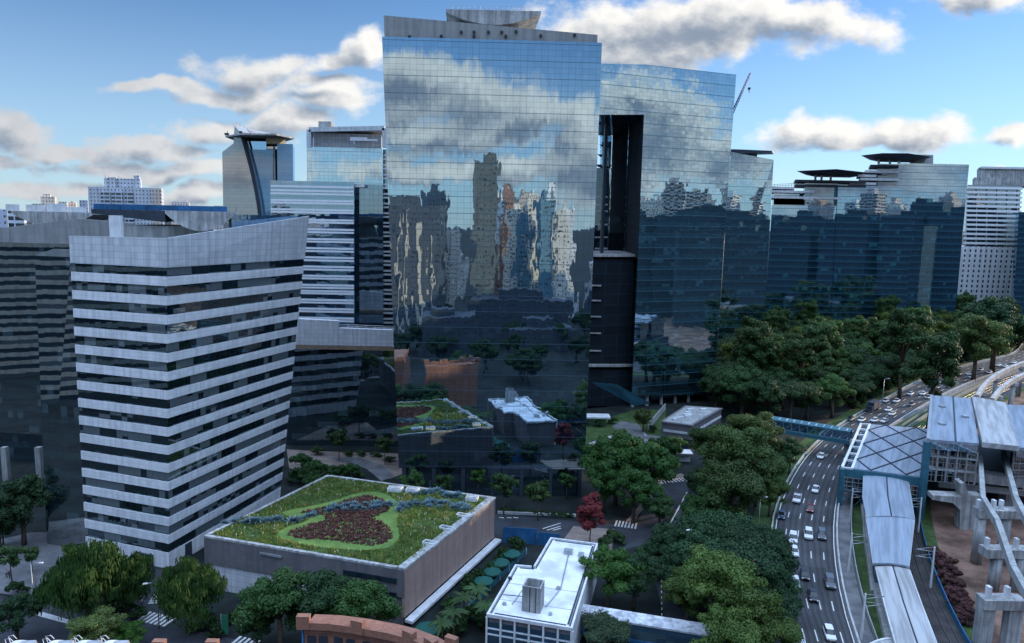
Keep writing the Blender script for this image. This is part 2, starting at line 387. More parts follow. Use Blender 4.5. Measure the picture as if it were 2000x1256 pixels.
M['glass_c'] = glass_mat('curtain_wall_green_glass', (.66, .86, .97), 1.7, 1.35, 4.05, vis=(.004, .018, .024), span=(.014, .065, .085), blind=(.04, .13, .16), tilt=.0026, wob=.0008, refl=.62, fline=(.05, .12, .15), fth=.3, lw=.08, lh=.08, lk=.4, line=(.05, .09, .1), wsx=.4, wsy=.3)
M['glass_e'] = glass_mat('curtain_wall_teal_glass', (.56, .78, .98), 1.7, 1.9, 3.8, vis=(.006, .025, .04), span=(.014, .07, .1), blind=(.03, .16, .2), tilt=.0011, wob=.0012, refl=.5, fline=(.045, .13, .17), fth=.35, lw=.08, lh=.1, blinds=.1, wsx=.3, wsy=.6)
M['glass_dark'] = glass_mat('dark_curtain_wall', (.6, .74, .85), 1.6, 1.9, 3.8, tilt=.002, wob=.005, refl=.34, lw=.08, lh=.1, wsx=.3, wsy=.5)
M['glass_band'] = glass_mat('ribbon_window_glass', (.55, .7, .75), 1.45, 2.0, 3.65, vis=(.006, .012, .016), span=(.006, .012, .016), blind=(.13, .155, .165), spf=0.0, tilt=.002, wob=.004, refl=.26, lw=.08, lh=.05, blinds=.26, wsx=.25, wsy=.25)
M['glass_blue'] = glass_mat('blue_glass', (.55, .78, .98), 1.5, 1.5, 3.8, vis=(.01, .04, .08), span=(.02, .07, .13), tilt=.003, wob=.003, refl=.55, lw=.05, lh=.05)
M['white_bright'] = rough_mat('bright_white_enamel', (.86, .87, .88), .05, .5, .5)
M['glass_striped'] = glass_mat('navy_striped_glass', (.6, .8, .98), 1.5, 1.5, 3.8, vis=(.004, .02, .05), span=(.008, .035, .075), blind=(.02, .07, .12), tilt=.003, wob=.003, refl=.36, lw=.05, lh=.05)
M['glass_tan'] = glass_mat('bronze_glass', (.72, .72, .7), 1.5, 1.9, 3.8, vis=(.27, .27, .26), span=(.31, .3, .28), blind=(.3, .3, .29), tilt=.002, wob=.002, refl=.2, lw=.05, lh=.08)
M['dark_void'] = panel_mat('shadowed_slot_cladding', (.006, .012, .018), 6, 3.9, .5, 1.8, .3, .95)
M['glass_left'] = glass_mat('left_mirror_glass', (.86, .88, .86), 1.6, 1.9, 3.8, tilt=.001, wob=.0022, refl=.46, lw=.05, lh=.06, lk=.3, wsx=.14, wsy=.4)
M['glass_recess'] = glass_mat('recessed_blue_glass', (.6, .8, 1), 1.5, 1.9, 3.8, vis=(.09, .22, .36), span=(.1, .25, .4), blind=(.1, .2, .3), tilt=.002, wob=.002, refl=.12, lw=.05, lh=.05)
M['hotel_wall'] = window_wall('punched_white_facade', (.82, .83, .85), w=3.7, h=3.55, x0=.36, x1=.66, y0=.28, y1=.82)
M['flat_wall'] = window_wall('far_flat_facade', (.5, .5, .5), glass=(.05, .055, .065), w=3.0, h=3.1, x0=.3, x1=.64, y0=.36, y1=.76, objcol=True)
M['band_wall'] = window_wall('ribbon_banded_facade', (.5, .5, .5), w=50.0, h=3.7, x0=-1, x1=2, y0=.0, y1=.5, objcol=True)
M['balcony_wall'] = window_wall('striped_balcony_facade', (.5, .5, .5), w=5.0, h=3.2, x0=.06, x1=.94, y0=.4, y1=.97, objcol=True)
M['leaf_dark'] = foliage_mat('leaf_dark', (0.018, 0.047, 0.019), (0.042, 0.088, 0.033))
M['leaf_mid'] = foliage_mat('leaf_mid', (0.030, 0.070, 0.022), (0.064, 0.117, 0.034))
M['leaf_bright'] = foliage_mat('leaf_bright', (0.038, 0.112, 0.022), (0.085, 0.187, 0.033))
M['leaf_yellow'] = foliage_mat('leaf_olive', (0.058, 0.094, 0.023), (0.135, 0.173, 0.048))
M['leaf_red'] = foliage_mat('leaf_red', (.16, .022, .028), (.32, .06, .06))
M['leaf_purple'] = foliage_mat('leaf_purple', (.065, .025, .03), (.14, .062, .055))
M['leaf_brown'] = foliage_mat('leaf_brown', (.07, .035, .03), (.12, .06, .045))
M['grass'] = foliage_mat('grass_blades', (.07, .13, .025), (.3, .37, .09), .3)
M['grass_tall'] = foliage_mat('seed_grass', (.13, .17, .04), (.34, .34, .12), .3)
M['lawn'] = rough_mat('lawn', (.05, .088, .026), .4, .4, .95, fine=.4)
M['agave'] = foliage_mat('agave_leaf', (.07, .135, .16), (.14, .23, .265), .1)
M['bark'] = rough_mat('bark', (.12, .09, .065), .4, 2.0, .95)
M['flower'] = rough_mat('pale_flower', (.7, .68, .55), .1, 1.0, .8)
# ---------------------------------------------------------------- ground sheets
def sheet(name, pts, z, m, mi=None):
    b = MB(); b.face([Vector((p[0], p[1], z)) for p in pts]); o = b.build(name, m)
    if o.data.polygons[0].normal.z < 0: o.data.flip_normals()
    return tag(o, kind='structure')
def ribbon(name, L, Rr, z, m):
    b = MB(); b.grid([[Vector((p[0], p[1], z)) for p in (l, r)] for l, r in zip(L, Rr)], smooth=False); o = b.build(name, m)
    o.data.flip_normals() if o.data.polygons[0].normal.z < 0 else None
    return tag(o, kind='structure')
sheet('ground', [(-6000, -6000), (6000, -6000), (6000, 9000), (-6000, 9000)], 0, M['soil'])
def gp_(*px): return [G(x, y) for x, y in px]
def resample(pts, n):
    pts = [Vector((p[0], p[1], 0)) for p in pts]; L = [0]
    for a, b in zip(pts, pts[1:]): L.append(L[-1] + (b - a).length)
    out = []
    for i in range(n):
        t = L[-1] * i / (n - 1); k = max(j for j in range(len(L)) if L[j] <= t + 1e-6); k = min(k, len(pts) - 2)
        out.append(pts[k].lerp(pts[k + 1], (t - L[k]) / (L[k + 1] - L[k])))
    for _ in range(3): out = [out[0]] + [(out[i - 1] + out[i] * 2 + out[i + 1]) / 4 for i in range(1, len(out) - 1)] + [out[-1]]
    return out
RL = resample([(38, 60), (43, 85)] + gp_((1520, 1160), (1502, 1060), (1520, 980), (1570, 890), (1630, 838), (1715, 790), (1790, 747), (1885, 715), (1985, 692)) + [(330, 455), (430, 540)], 60)
RR = resample([(50, 60), (53, 85)] + gp_((1664, 1256), (1640, 1150), (1628, 1060), (1632, 985), (1655, 905), (1700, 858), (1760, 818), (1830, 776), (1905, 742), (2000, 712)) + [(340, 440), (440, 520)], 60)
def asphalt_lanes():
    m, nt, out = new_mat('worn_asphalt'); uv, u, v = uvs(nt)
    lane = nt.m('FRACT', nt.m('MULTIPLY', u, 5.0)); a = nt.m('ABSOLUTE', nt.m('SUBTRACT', nt.m('ABSOLUTE', nt.m('SUBTRACT', lane, .5)), .23))
    pos = nt.n('ShaderNodeNewGeometry').outputs['Position']; n1 = nt.n('ShaderNodeTexNoise', {'Vector': pos, 'Scale': .12, 'Detail': 6.0}).outputs[0]; n2 = nt.n('ShaderNodeTexNoise', {'Vector': pos, 'Scale': 4.0, 'Detail': 3.0}).outputs[0]
    f = nt.m('MULTIPLY', nt.smooth(a, .0, .2, .7, 1.12), nt.m('MULTIPLY', nt.smooth(n1, .3, .7, .75, 1.2), nt.smooth(n2, .3, .7, .85, 1.15)))
    pv = nt.n('ShaderNodeTexWhiteNoise', {'Vector': nt.n('ShaderNodeCombineXYZ', {0: nt.m('FLOOR', nt.m('MULTIPLY', u, 5.0)), 1: nt.m('FLOOR', nt.m('MULTIPLY', v, .9))}).outputs[0]}, noise_dimensions='2D').outputs[0]
    f = nt.m('MULTIPLY', f, nt.smooth(pv, .8, .82, 1.0, .72)); c = nt.vm('SCALE', (.055, .057, .062)); nt.t.links.new(f, c.inputs['Scale'])
    fin(nt, out, principled(nt, c.outputs[0], .8, 0, .25)); return m
hw = ribbon('highway', RL, RR, .03, asphalt_lanes())
ul_ = hw.data.uv_layers[0].data
for li, lp in enumerate(hw.data.loops): ul_[li].uv = (lp.vertex_index % 2, (lp.vertex_index // 2))
def road_pt(t, s):                         # t along (0..59), s across (0 left .. 1 right)
    i = min(int(t), 58); f = t - i
    return RL[i].lerp(RL[i + 1], f).lerp(RR[i].lerp(RR[i + 1], f), s)
mb = MB()
def stripe(a, b, w, z=.045):
    d = (b - a).normalized(); n = Vector((-d.y, d.x, 0)) * w / 2
    for p in (0,): mb.face([Vector((q.x, q.y, z)) for q in (a - n, b - n, b + n, a + n)])
NL = 5
for k in range(1, NL):
    t = 0.0
    while t < 58:
        a = road_pt(t, k / NL)
        stripe(a, road_pt(min(58.9, t + .34), k / NL), .2); t += 1.02
for sfr in (.025, .975):
    for i in range(58): stripe(road_pt(i, sfr), road_pt(i + 1, sfr), .2)
tag(mb.build('highway_markings', M['paint']), kind='structure')
# verge, tracks, works ground on the river side
OFF = lambda pts, d: [p + Vector(((pts[min(i + 1, len(pts) - 1)] - pts[max(i - 1, 0)]).normalized().y, -(pts[min(i + 1, len(pts) - 1)] - pts[max(i - 1, 0)]).normalized().x, 0)) * d for i, p in enumerate(pts)]
R1, R2, R3, R4 = OFF(RR, 3.2), OFF(RR, 6), OFF(RR, 18), OFF(RR, 21)
ribbon('service_lane', RR, R1, .02, M['paving'])
ribbon('railway_bed', R2, R3, .025, M['ballast'])
ribbon('verge_lawn', R1, R2, .022, M['lawn'])
ribbon('embankment_lawn', R3, R4, .022, M['lawn'])
ribbon('roadside_lawn', OFF(RL, -5), RL, .018, M['lawn'])
sheet('works_ground', [OFF(RR, 20.9)[i] for i in range(0, 40)] + [(330, 300), (330, 20), (60, 20)], .012, M['dirt'])
sheet('verge_grass_far', gp_((1735, 838), (1825, 788), (1880, 762), (1905, 770), (1840, 812), (1800, 838)), .03, M['lawn'])
# streets of the quarter
sheet('street_front', gp_((955, 1003), (1240, 1028), (1255, 1060), (950, 1050)), .03, M['asphalt_dark'])
sheet('street_ramp', gp_((1215, 1075), (1262, 985), (1290, 940), (1342, 930), (1345, 960), (1300, 1010), (1262, 1062)), .034, M['asphalt_dark'])
sheet('street_grove', gp_((1310, 1250), (1270, 1100), (1300, 1040), (1335, 960), (1345, 960), (1320, 1040), (1310, 1100), (1360, 1250)), .026, M['asphalt_dark'])
sheet('pavement_corner', gp_((1120, 1028), (1200, 1034), (1195, 1075), (1090, 1068)), .05, M['paving_warm'])
sheet('pavement_ramp', gp_((1268, 965), (1290, 936), (1330, 925), (1345, 932), (1296, 942), (1252, 1000), (1236, 1020), (1222, 1018)), .05, M['paving_warm'])
sheet('street_corner', gp_((-40, 1158), (60, 1172), (200, 1215), (330, 1262), (-60, 1290)) , .03, M['asphalt_dark'])
sheet('street_corner_branch', gp_((210, 1215), (262, 1175), (300, 1110), (345, 1120), (318, 1185), (345, 1225), (520, 1262), (300, 1262)), .034, M['asphalt_dark'])
sheet('traffic_island', gp_((62, 1196), (75, 1194), (160, 1219), (155, 1226), (66, 1202)), .12, M['kerb'])
sheet('plaza', gp_((-60, 1068), (60, 1040), (100, 1040), (150, 1110), (110, 1175), (-60, 1150)), .02, M['paving'])
sheet('plaza_tower', gp_((560, 878), (640, 882), (785, 886), (790, 925), (760, 935), (700, 905), (640, 930), (565, 915)), .02, M['paving_warm'])
sheet('garden_path', gp_((640, 895), (700, 893), (745, 908), (770, 930), (745, 940), (715, 915), (680, 905)), .035, M['paving'])
sheet('forecourt', gp_((1140, 830), (1240, 800), (1300, 800), (1300, 870), (1230, 865), (1180, 850), (1140, 870)), .02, M['lawn'])
sheet('forecourt_drive', gp_((1195, 832), (1215, 822), (1245, 828), (1265, 850), (1290, 852), (1285, 868), (1225, 866), (1222, 845), (1205, 842)), .035, M['paving'])
sheet('forecourt_kerb', gp_((1140, 878), (1150, 866), (1190, 852), (1222, 848), (1222, 852), (1190, 857), (1152, 872), (1142, 884)), .12, M['kerb'])
mb = MB()
def zebra(a, b, n, ln, wd):
    """bars between two ground points, each bar ln long across the walk"""
    d = (b - a).normalized(); nn = Vector((-d.y, d.x, 0))
    for i in range(n):
        p = a.lerp(b, (i + .5) / n); mb.face([Vector((q.x, q.y, .062)) for q in (p - d * wd / 2 - nn * ln / 2, p + d * wd / 2 - nn * ln / 2, p + d * wd / 2 + nn * ln / 2, p - d * wd / 2 + nn * ln / 2)])
zebra(G(1200, 1022), G(1245, 1028), 7, 3.4, .42)
zebra(G(1287, 942), G(1340, 936), 8, 2.6, .45)
zebra(G(278, 1203), G(335, 1216), 7, 3.0, .5)
zebra(G(455, 1252), G(500, 1262), 5, 3.0, .5)
zebra(G(300, 1180), G(312, 1160), 5, 2.0, .4)
stripe(G(1060, 1033), G(1095, 1022), .3, .05); stripe(G(1068, 1036), G(1095, 1028), .3, .05); stripe(G(1080, 1036), G(1096, 1032), .3, .05)
for x in (975, 990, 1003): stripe(G(x, 1011), G(x + 9, 1012), .35, .05)
for y in range(1110, 1250, 11): stripe(G(1291 + (y - 1110) * .02, y), G(1291 + (y - 1110) * .02, y + 5), .2, .05)
stripe(G(1342, 962), G(1302, 1036), .35, .05)
stripe(G(1243, 858), G(1268, 860), .3, .05); stripe(G(1258, 847), G(1262, 852), .3, .05)
tag(mb.build('street_markings', M['paint']), kind='structure')
# ---------------------------------------------------------------- tower helpers
def away(p, d, k=.9):                      # the back corner of a block, d metres further from the viewer's side
    return Vector((p[0] + k * d * p[0] / p[1], p[1] + d, p[2]))
def block(b, low, up, depth, k=.9, mi=0):
    """low / up: front corners from left to right"""
    lo = list(low) + [away(p, depth, k) for p in reversed(low)]; u = list(up) + [away(p, depth, k) for p in reversed(up)]
    return b.hull([Vector(p) for p in lo], [Vector(p) for p in u], mi)
def at_z(p, z): return Vector((p[0], p[1], z))
def seg_deck(b, a, c, sag, dvec, n=18, rim=.6):
    """half-moon deck: flat top from a to c, round belly hanging sag below, pulled back by dvec"""
    a, c, dvec = Vector(a), Vector(c), Vector(dvec); R = []
    for i in range(n + 1):
        t = i / n; p = a.lerp(c, t); R.append(p - Vector((0, 0, rim + sag * (1 - (2 * t - 1) ** 2))))
    top = [a, c]
    f = [a] + R + [c]
    b.face(f[::1]); b.face([p + dvec for p in f][::-1])
    b.grid([R, [p + dvec for p in R]], smooth=True)
    b.face([a, c, c + dvec, a + dvec][::-1]); b.face([a, a + dvec, R[0] + dvec, R[0]]); b.face([c, R[-1], R[-1] + dvec, c + dvec])
    return b
# ================================================================ banded corner tower (A)
A0, zb = Vector((-67.1, 133.9, 0)), 3.2
AR, AL = Vector((-49.6, 170.1, 58.2)), Vector((-87.3, 141.3, 58.2))
ARb = G(566, 975); ARb = Vector((-56.8, 170.1, 0)); ALb = Vector((-87.5, 140.5, 0)); A0t = Vector((-64.8, 133.9, 58.2))
def Lz(b, t, z): return b.lerp(at_z(t, 58.2), 0).lerp(Vector((t[0], t[1], 58.2)), z / 58.2)
def Acor(z): return Lz(ALb, AL, z), Lz(A0, A0t, z), Lz(ARb, AR, z)
tA = thing('office_tower', 'office tower wrapped in alternating white and dark glass bands with a sloping white parapet', 'office tower', A0)
def Aring(b, z0, z1, out=0.0, back=30.0):
    lo, up = Acor(z0), Acor(z1)
    def o_(q):
        r = []
        nl = Vector(((q[0] - q[1]).y, -(q[0] - q[1]).x, 0)).normalized() * -1; nr = Vector(((q[2] - q[1]).y, -(q[2] - q[1]).x, 0)).normalized()
        for p, d in zip(q, (nl, (nl + nr).normalized() * 1.25, nr)): r.append(Vector((p.x, p.y, p.z)) + d * out)
        return r + [Vector((r[2].x - 22, r[2].y + 14 + out, r[2].z)), Vector((r[0].x - 4, r[0].y + back + out, r[0].z))]
    return b.hull(o_(lo), o_(up))
gb = MB()
for i in range(17):
    za, zb_ = max(0, 58.2 - 3.652 * i - 1.7), min(59.9, 58.2 - 3.652 * (i - 1) - 1.7)
    if zb_ > .5: Aring(gb, za, zb_, -.22)
gb.build('ribbon_glass', M['glass_band'], tA)
FH = 3.652
for i in range(15):
    z1 = 58.2 - FH * i; Aring(MB(), z1 - 1.75, z1).build('spandrel_band', M['panel_fine'], tA)
z1 = 58.2 - FH * 15
bs = MB(); Aring(bs, 0.0, z1 - .1, -.05).build('base_wall', M['panel_fine'], tA)
# crown: parapet that climbs towards the back corner
b = MB(); lo = Acor(59.9); up = [W(141, 461, lo[0].y), W(320, 465, lo[1].y), W(604, 422, lo[2].y)]
up[0].z = up[1].z - .2
def thick(b, p, q, P_, Q_, th=.45):
    n = Vector((-(q - p).y, (q - p).x, 0)).normalized() * th
    b.hull([p, q, q + n, p + n], [P_, Q_, Q_ + n, P_ + n])
up = [Vector(u) for u in up]; up[0].x, up[0].y = Acor(64)[0].x, Acor(64)[0].y; up[1].x, up[1].y = Acor(65)[1].x, Acor(65)[1].y
lo = list(lo)
thick(b, lo[0], lo[1] - (lo[1] - lo[0]).normalized() * .0, up[0], up[1]); thick(b, lo[1] + (lo[2] - lo[1]).normalized() * .46, lo[2], up[1] + (lo[2] - lo[1]).normalized() * .46, up[2])
b.build('parapet', M['panel'], tA)
b = MB(); q = Acor(60.2); rr = [q[0] + Vector((.6, .6, 0)), q[1] + Vector((0, .8, 0)), q[2] + Vector((-.6, 0, 0)), Vector((q[2].x - 22, q[2].y + 14, 60.2)), Vector((q[0].x - 4, q[0].y + 29, 60.2))]
b.prism(rr, 59.95, 60.6); b.build('roof_deck', M['concrete'], tA)
# roof plant: helipad with its half-moon fascia, stem, stair box
dv = Vector((-9, 24, 0))
hp0, hp1 = W(322, 411, 148), W(458, 417, 158)
hp1.z = hp0.z
seg_deck(MB(), hp0, hp1, 3.6, dv).build('helipad_fascia', M['concrete_pale'], tA)
b = MB(); e0 = hp0 + Vector((-18, 5, 0)); b.hull([hp0 + Vector((-.05, 0, -2.4)), hp0 + dv * .98 + Vector((-.05, 0, -2.4)), e0 + dv * .9 + Vector((0, 0, -.9)), e0 + Vector((0, 0, -.9))][::-1], [hp0 + Vector((-.05, 0, -.05)), hp0 + dv * .98 + Vector((-.05, 0, -.05)), e0 + dv * .9, e0][::-1])
b.build('helipad_deck', M['dark_metal'], tA)
b = MB()
for i in range(12):
    p = e0.lerp(hp1, i / 11) + Vector((0, 1, 0)); b.tube([p, p + Vector((0, 0, 1.1))], .05, 4)
pa, pb = e0 + Vector((0, 1, 0)), hp1 + Vector((-2, 1, 0)); b.hull([pa, pb, pb + Vector((0, .1, 0)), pa + Vector((0, .1, 0))], [p + Vector((0, 0, 1.15)) for p in (pa, pb, pb + Vector((0, .1, 0)), pa + Vector((0, .1, 0)))])
b.build('helipad_rail', M['blue_panel'], tA)
b = MB(); p0 = W(275, 470, 150); b.hull([at_z(p, 60.6) for p in (W(232, 450, 152), W(325, 450, 150), W(430, 440, 163), W(330, 440, 175))], [at_z(p, hp0.z - 3.2) for p in (W(232, 450, 152), W(325, 450, 150), W(415, 440, 161), W(330, 440, 172))])
b.build('helipad_stem', M['concrete'], tA)
p = W(228, 450, 144.5); b = MB(); b.box((p.x, p.y, 60.6), (2.1, 2.4, W(228, 421, 144.5).z - 60.6), .3); b.build('stair_box', M['white'], tA)
b = MB(); pa, pb = W(452, 420, 160), W(590, 420, 172); b.hull([at_z(p, 60.6) for p in (pa, pb, pb + Vector((-3, 6, 0)), pa + Vector((-3, 6, 0)))], [at_z(p, W(452, 419, 160).z) for p in (pa, pb, pb + Vector((-3, 6, 0)), pa + Vector((-3, 6, 0)))]); b.build('plant_screen', M['glass_blue'], tA)
b = MB(); p = W(205, 462, 143.5); b.box((p.x, p.y, 60.6), (4.5, 2, 3.3), .3); p = W(250, 455, 146); b.tube([(p.x, p.y, 60.6), (p.x + 3, p.y + .5, 63.6), (p.x + 6, p.y + 1, 63.6)], .12, 5); b.build('air_unit', M['white'], tA)
b = MB(); p = W(395, 1078, 150); p = A0.lerp(ARb, .12); d_ = (ARb - A0).normalized(); b.bar(at_z(p, 1.6) , at_z(p + d_ * 1.8, 1.6), .5, 3.1); b.build('entrance_door', M['dark_metal'], tA)
b = MB(); p = ALb.lerp(A0, .62); q2 = ALb.lerp(A0, .82); b.bar(at_z(p, 1.2), at_z(q2, 1.2), .6, 2.3); b.build('garage_door', M['dark_metal'], tA)
# glass side wing of the banded tower
wb0 = G(92, 1062); wt1 = W(143, 476, 143.0); wt0 = W(70, 487, wb0.y + 1.5)
b = MB(); lo = [wb0, Vector((-88.0, 141.6, 0))]; u = [Vector((wt0.x, wb0.y + 1.0, 61)), Vector((-87.8, 142.4, 61))]
b.hull([lo[0], lo[1], lo[1] + Vector((2, 28, 0)), lo[0] + Vector((-12, 28, 0))], [u[0], u[1], u[1] + Vector((2, 28, 0)), u[0] + Vector((-14, 28, 0))])
b.build('side_wing_glass', M['glass_left'], tA)
# ================================================================ mirrored tower at the left edge (L0)
D = 190
tL = thing('glass_tower', 'dark mirror glass tower with grey panel crown at the left edge, behind the banded tower', 'office tower', W(20, 930, D))
lo = [at_z(W(-130, 930, D + 6), 9), at_z(W(165, 930, D - 2), 9)]; zt = W(20, 474, D).z
block(MB(), lo, [at_z(W(-140, 474, D + 6), zt), at_z(W(172, 470, D - 2), zt)], 40).build('mirror_facade', M['glass_left'], tL)
b = MB(); z2 = W(20, 445, D).z
block(b, [at_z(W(19, 474, D + .2), zt + .05), at_z(W(172, 474, D - 2), zt + .05)], [W(19, 444, D + .2), W(150, 427, D - 1.5)], 3)
lo2 = [at_z(W(150.5, 474, D - 1.5), zt + .05), at_z(W(262, 474, D - 2), zt + .05)]
block(b, lo2, [W(150.5, 427, D - 1.5), W(262, 436, D - 2)], 3)
block(b, [at_z(W(-140, 474, D + 6), zt + .05), at_z(W(18.6, 474, D + 1), zt + .05)], [W(-140, 444, D + 6), W(18.6, 444, D + 1)], 3)
b.build('crown', M['crown'], tL)
h0, h1 = W(22, 412, D + 8), W(181, 412, D + 6); h1.z = h0.z
seg_deck(MB(), h0, h1, 3.4, (-6, 22, 0)).build('helipad_fascia', M['concrete_pale'], tL)
b = MB(); b.hull([at_z(p, zt) for p in (W(75, 440, D + 12), W(140, 440, D + 12), W(140, 440, D + 22), W(75, 440, D + 22))], [at_z(p, h0.z - 3) for p in (W(75, 440, D + 12), W(140, 440, D + 12), W(140, 440, D + 22), W(75, 440, D + 22))]); b.build('helipad_stem', M['concrete'], tL)
b = MB()
for x in (25, 70, 110, 150): b = MB(); p = W(x, 412, D + 9); b.box((p.x, p.y, h0.z), (4 if x > 60 else 2.4, 2, 1.4 + (x % 3) * .4)); b.build('roof_unit', M['white'], tL)
for x in (14, 80):
    b = MB(); p = G(x, 938); b.box((p.x, p.y, 0), (1.4, 1.4, 9)); b.build('column', M['concrete'], tL)
b = MB(); p, q2 = W(-130, 940, D + 8), W(165, 940, D + 2); block(b, [at_z(p, 0), at_z(q2, 0)], [at_z(p, 8.9), at_z(q2, 8.9)], 30); b.build('lobby_glass', M['glass_dark'], tL)
# ================================================================ main mirror tower (B)
DB = 175
B0, B1 = Vector((-27.6, DB - 1.0, 0)), Vector((19.2, DB + .6, 0)); T0, T1 = Vector((-31.5, DB - 1.0, 111.2)), Vector((19.8, DB + .6, 112.2))
T1.z = T0.z = 111.6
tB = thing('mirror_tower', 'tallest silver mirror glass tower with reflected clouds, boat shaped helipad on its roof', 'office tower', B0.lerp(B1, .5))
def Bp(z): return B0.lerp(T0, z / 111.6), B1.lerp(T1, z / 111.6)
lz, uz = Bp(7.5), Bp(111.6); block(MB(), lz, uz, 42, .8).build('curtain_wall', M['glass_b'], tB)
b = MB(); l = [p + Vector((s_ * .6, 1.2, 0)) for p, s_ in zip(Bp(0), (1, -1))]; u = [p + Vector((s_ * .6, 1.2, 0)) for p, s_ in zip(Bp(7.45), (1, -1))]; block(b, l, u, 38, .8); b.build('lobby_glass', M['glass_dark'], tB)
for i in range(7):
    b = MB(); p = B0.lerp(B1, (i + .15) / 6.3) + Vector((0, .5, 0)); b.box(p, (.9, .9, 7.45)); b.build('column', M['dark_metal'], tB)
b = MB(); l = [W(751, 75.5, DB - .6), W(1167, 73.5, DB + 1.0)]; l[0].z = l[1].z = 111.65
block(b, l, [W(749.5, 30, DB - .6), W(1167, 68, DB + 1.0)], 1.2, .6); b.build('crown', M['crown'], tB)
b = MB(); block(b, [at_z(p, 111.62) for p in (W(760, 70, DB + 1.0), W(1150, 70, DB + 2.6))], [at_z(p, 111.9) for p in (W(760, 70, DB + 1.0), W(1150, 70, DB + 2.6))], 36, .6); b.build('roof_deck', M['concrete'], tB)
h0, h1 = W(871, 18, DB + 2.5), W(1057, 17, DB + 2.5); h1.z = h0.z
seg_deck(MB(), h0, h1, 2.7, (-1.5, 22, 0)).build('helipad_fascia', M['concrete_pale'], tB)
b = MB(); b.hull([at_z(W(x, 60, d), 111.9) for x, d in ((900, DB + 5), (1008, DB + 5), (1000, DB + 18), (905, DB + 18))], [at_z(W(x, 60, d), h0.z - 2.6) for x, d in ((890, DB + 4), (1012, DB + 4), (1005, DB + 19), (895, DB + 19))]); b.build('helipad_stem', M['concrete_pale'], tB)
b = MB(); ra, rb = h0 + Vector((1.5, .6, 0)), h1 + Vector((-2.5, .6, 0))
for hh in (.5, 1.05): b.tube([ra + Vector((0, 0, hh)), rb + Vector((0, 0, hh))], .045, 4)
for i in range(15): p = ra.lerp(rb, i / 14); b.tube([p, p + Vector((0, 0, 1.1))], .04, 4)
b.build('helipad_rail', M['steel'], tB)
b = MB(); p = h0.lerp(h1, .46) + Vector((0, 8, 0)); b.box(p, (13, 6, .55)); b.build('landing_pad', M['dark_metal'], tB)
for x, y in ((901, 63), (926, 63), (954, 63), (980, 63), (1008, 62), (862, 71), (926, 71), (800, 72), (988, 71), (1056, 70), (1122, 69)):
    p = W(x, y, DB - .6 + 1.6 * (x - 750) / 417); b = MB(); b.box((p.x, p.y - .25, p.z - .25), (.62, .6, .5)); b.build('vent', M['dark_metal'], tB)
# ================================================================ portal tower (C)
tC = thing('portal_tower', 'broad green glass tower with a tall slot cut through it, right behind the mirror tower', 'office tower', W(1320, 800, 276))
PC0, PC1 = Vector((47.3, 266, 0)), Vector((82.0, 280, 0))
nC = (PC1 - PC0).normalized()
def onC(x, y):                              # a sight line met with the facade plane
    d = Vector(ray(x, y)); o = Vector((0, 0, CAMH)); nn = Vector((nC.y, -nC.x, 0)); t = (PC0 - o).dot(nn) / d.dot(nn); return o + d * t
q = [onC(1258, 224), onC(1234, 772), onC(1393, 772), onC(1438, 146), onC(1172, 124), onC(1169, 224), onC(1259.5, 126)]
bk = Vector((2, 62, 0))
def ext(b, poly, bk, mi=0):                 # closed solid from a facade polygon seen counter-clockwise, pulled back
    poly = [Vector(p) for p in poly]; b.face(poly, mi); b.face([p + bk for p in poly][::-1], mi)
    for i in range(len(poly)):
        j = (i + 1) % len(poly); b.face([poly[j], poly[i], poly[i] + bk, poly[j] + bk], mi)
    return b
zt_ = q[6].z
ext(MB(), [q[1], q[2], q[3], q[6], q[4], q[5], q[0]], bk).build('curtain_wall', M['glass_c'], tC)
ext(MB(), [onC(1060, 800), onC(1120, 800), onC(1120, 224.4), onC(1060, 224.4)], bk * .96).build('hidden_leg', M['glass_c'], tC)
def backC(x, y, d): p = onC(x, y); return p + bk.normalized() * d
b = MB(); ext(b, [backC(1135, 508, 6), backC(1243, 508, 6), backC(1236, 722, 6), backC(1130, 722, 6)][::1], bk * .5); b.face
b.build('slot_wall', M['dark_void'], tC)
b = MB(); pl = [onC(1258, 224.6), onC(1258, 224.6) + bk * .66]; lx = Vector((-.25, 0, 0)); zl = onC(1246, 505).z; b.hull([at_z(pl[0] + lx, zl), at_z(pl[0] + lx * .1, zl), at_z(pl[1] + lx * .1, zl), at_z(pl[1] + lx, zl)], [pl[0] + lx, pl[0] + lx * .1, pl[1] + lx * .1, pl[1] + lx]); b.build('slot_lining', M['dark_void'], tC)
b = MB(); pa, pb, zk = W(1198, 222, 306), W(1229, 222, 306), W(1210, 455, 306).z; ext(b, [at_z(pa, zk), at_z(pb, zk), pb, pa], bk * .05); b.build('slot_mirror', M['glass_left'], tC)
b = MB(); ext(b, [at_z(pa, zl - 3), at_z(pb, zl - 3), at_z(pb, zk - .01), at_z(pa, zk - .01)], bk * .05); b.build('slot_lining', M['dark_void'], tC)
for y in (560, 590, 622, 655, 690):
    b = MB(); pa, pb = backC(1150, y, 5.5), backC(1176, y + .5, 5.5); b.bar(pa, pb, .5, .5); b.build('floor_edge', M['concrete_pale'], tC)
for (xa, xb, y, d, nm) in ((1135, 1245, 503, 5, 'slot_ledge'), (1130, 1236, 721, 4, 'slot_ledge')):
    pa, pb = backC(xa, y, d), backC(xb, y, d); b = MB(); b.hull([pa, pb, pb + bk * .6, pa + bk * .6], [p + Vector((0, 0, .8)) for p in (pa, pb, pb + bk * .6, pa + bk * .6)]); b.build(nm, M['concrete_pale'], tC)
b = MB(); pa, pb = backC(1191, 224.8, 16), backC(1197, 224.8, 16); ext(b, [at_z(pa, onC(1191, 720).z), at_z(pb, onC(1191, 720).z), pb, pa], bk * .08); b.build('slot_column', M['dark_metal'], tC)
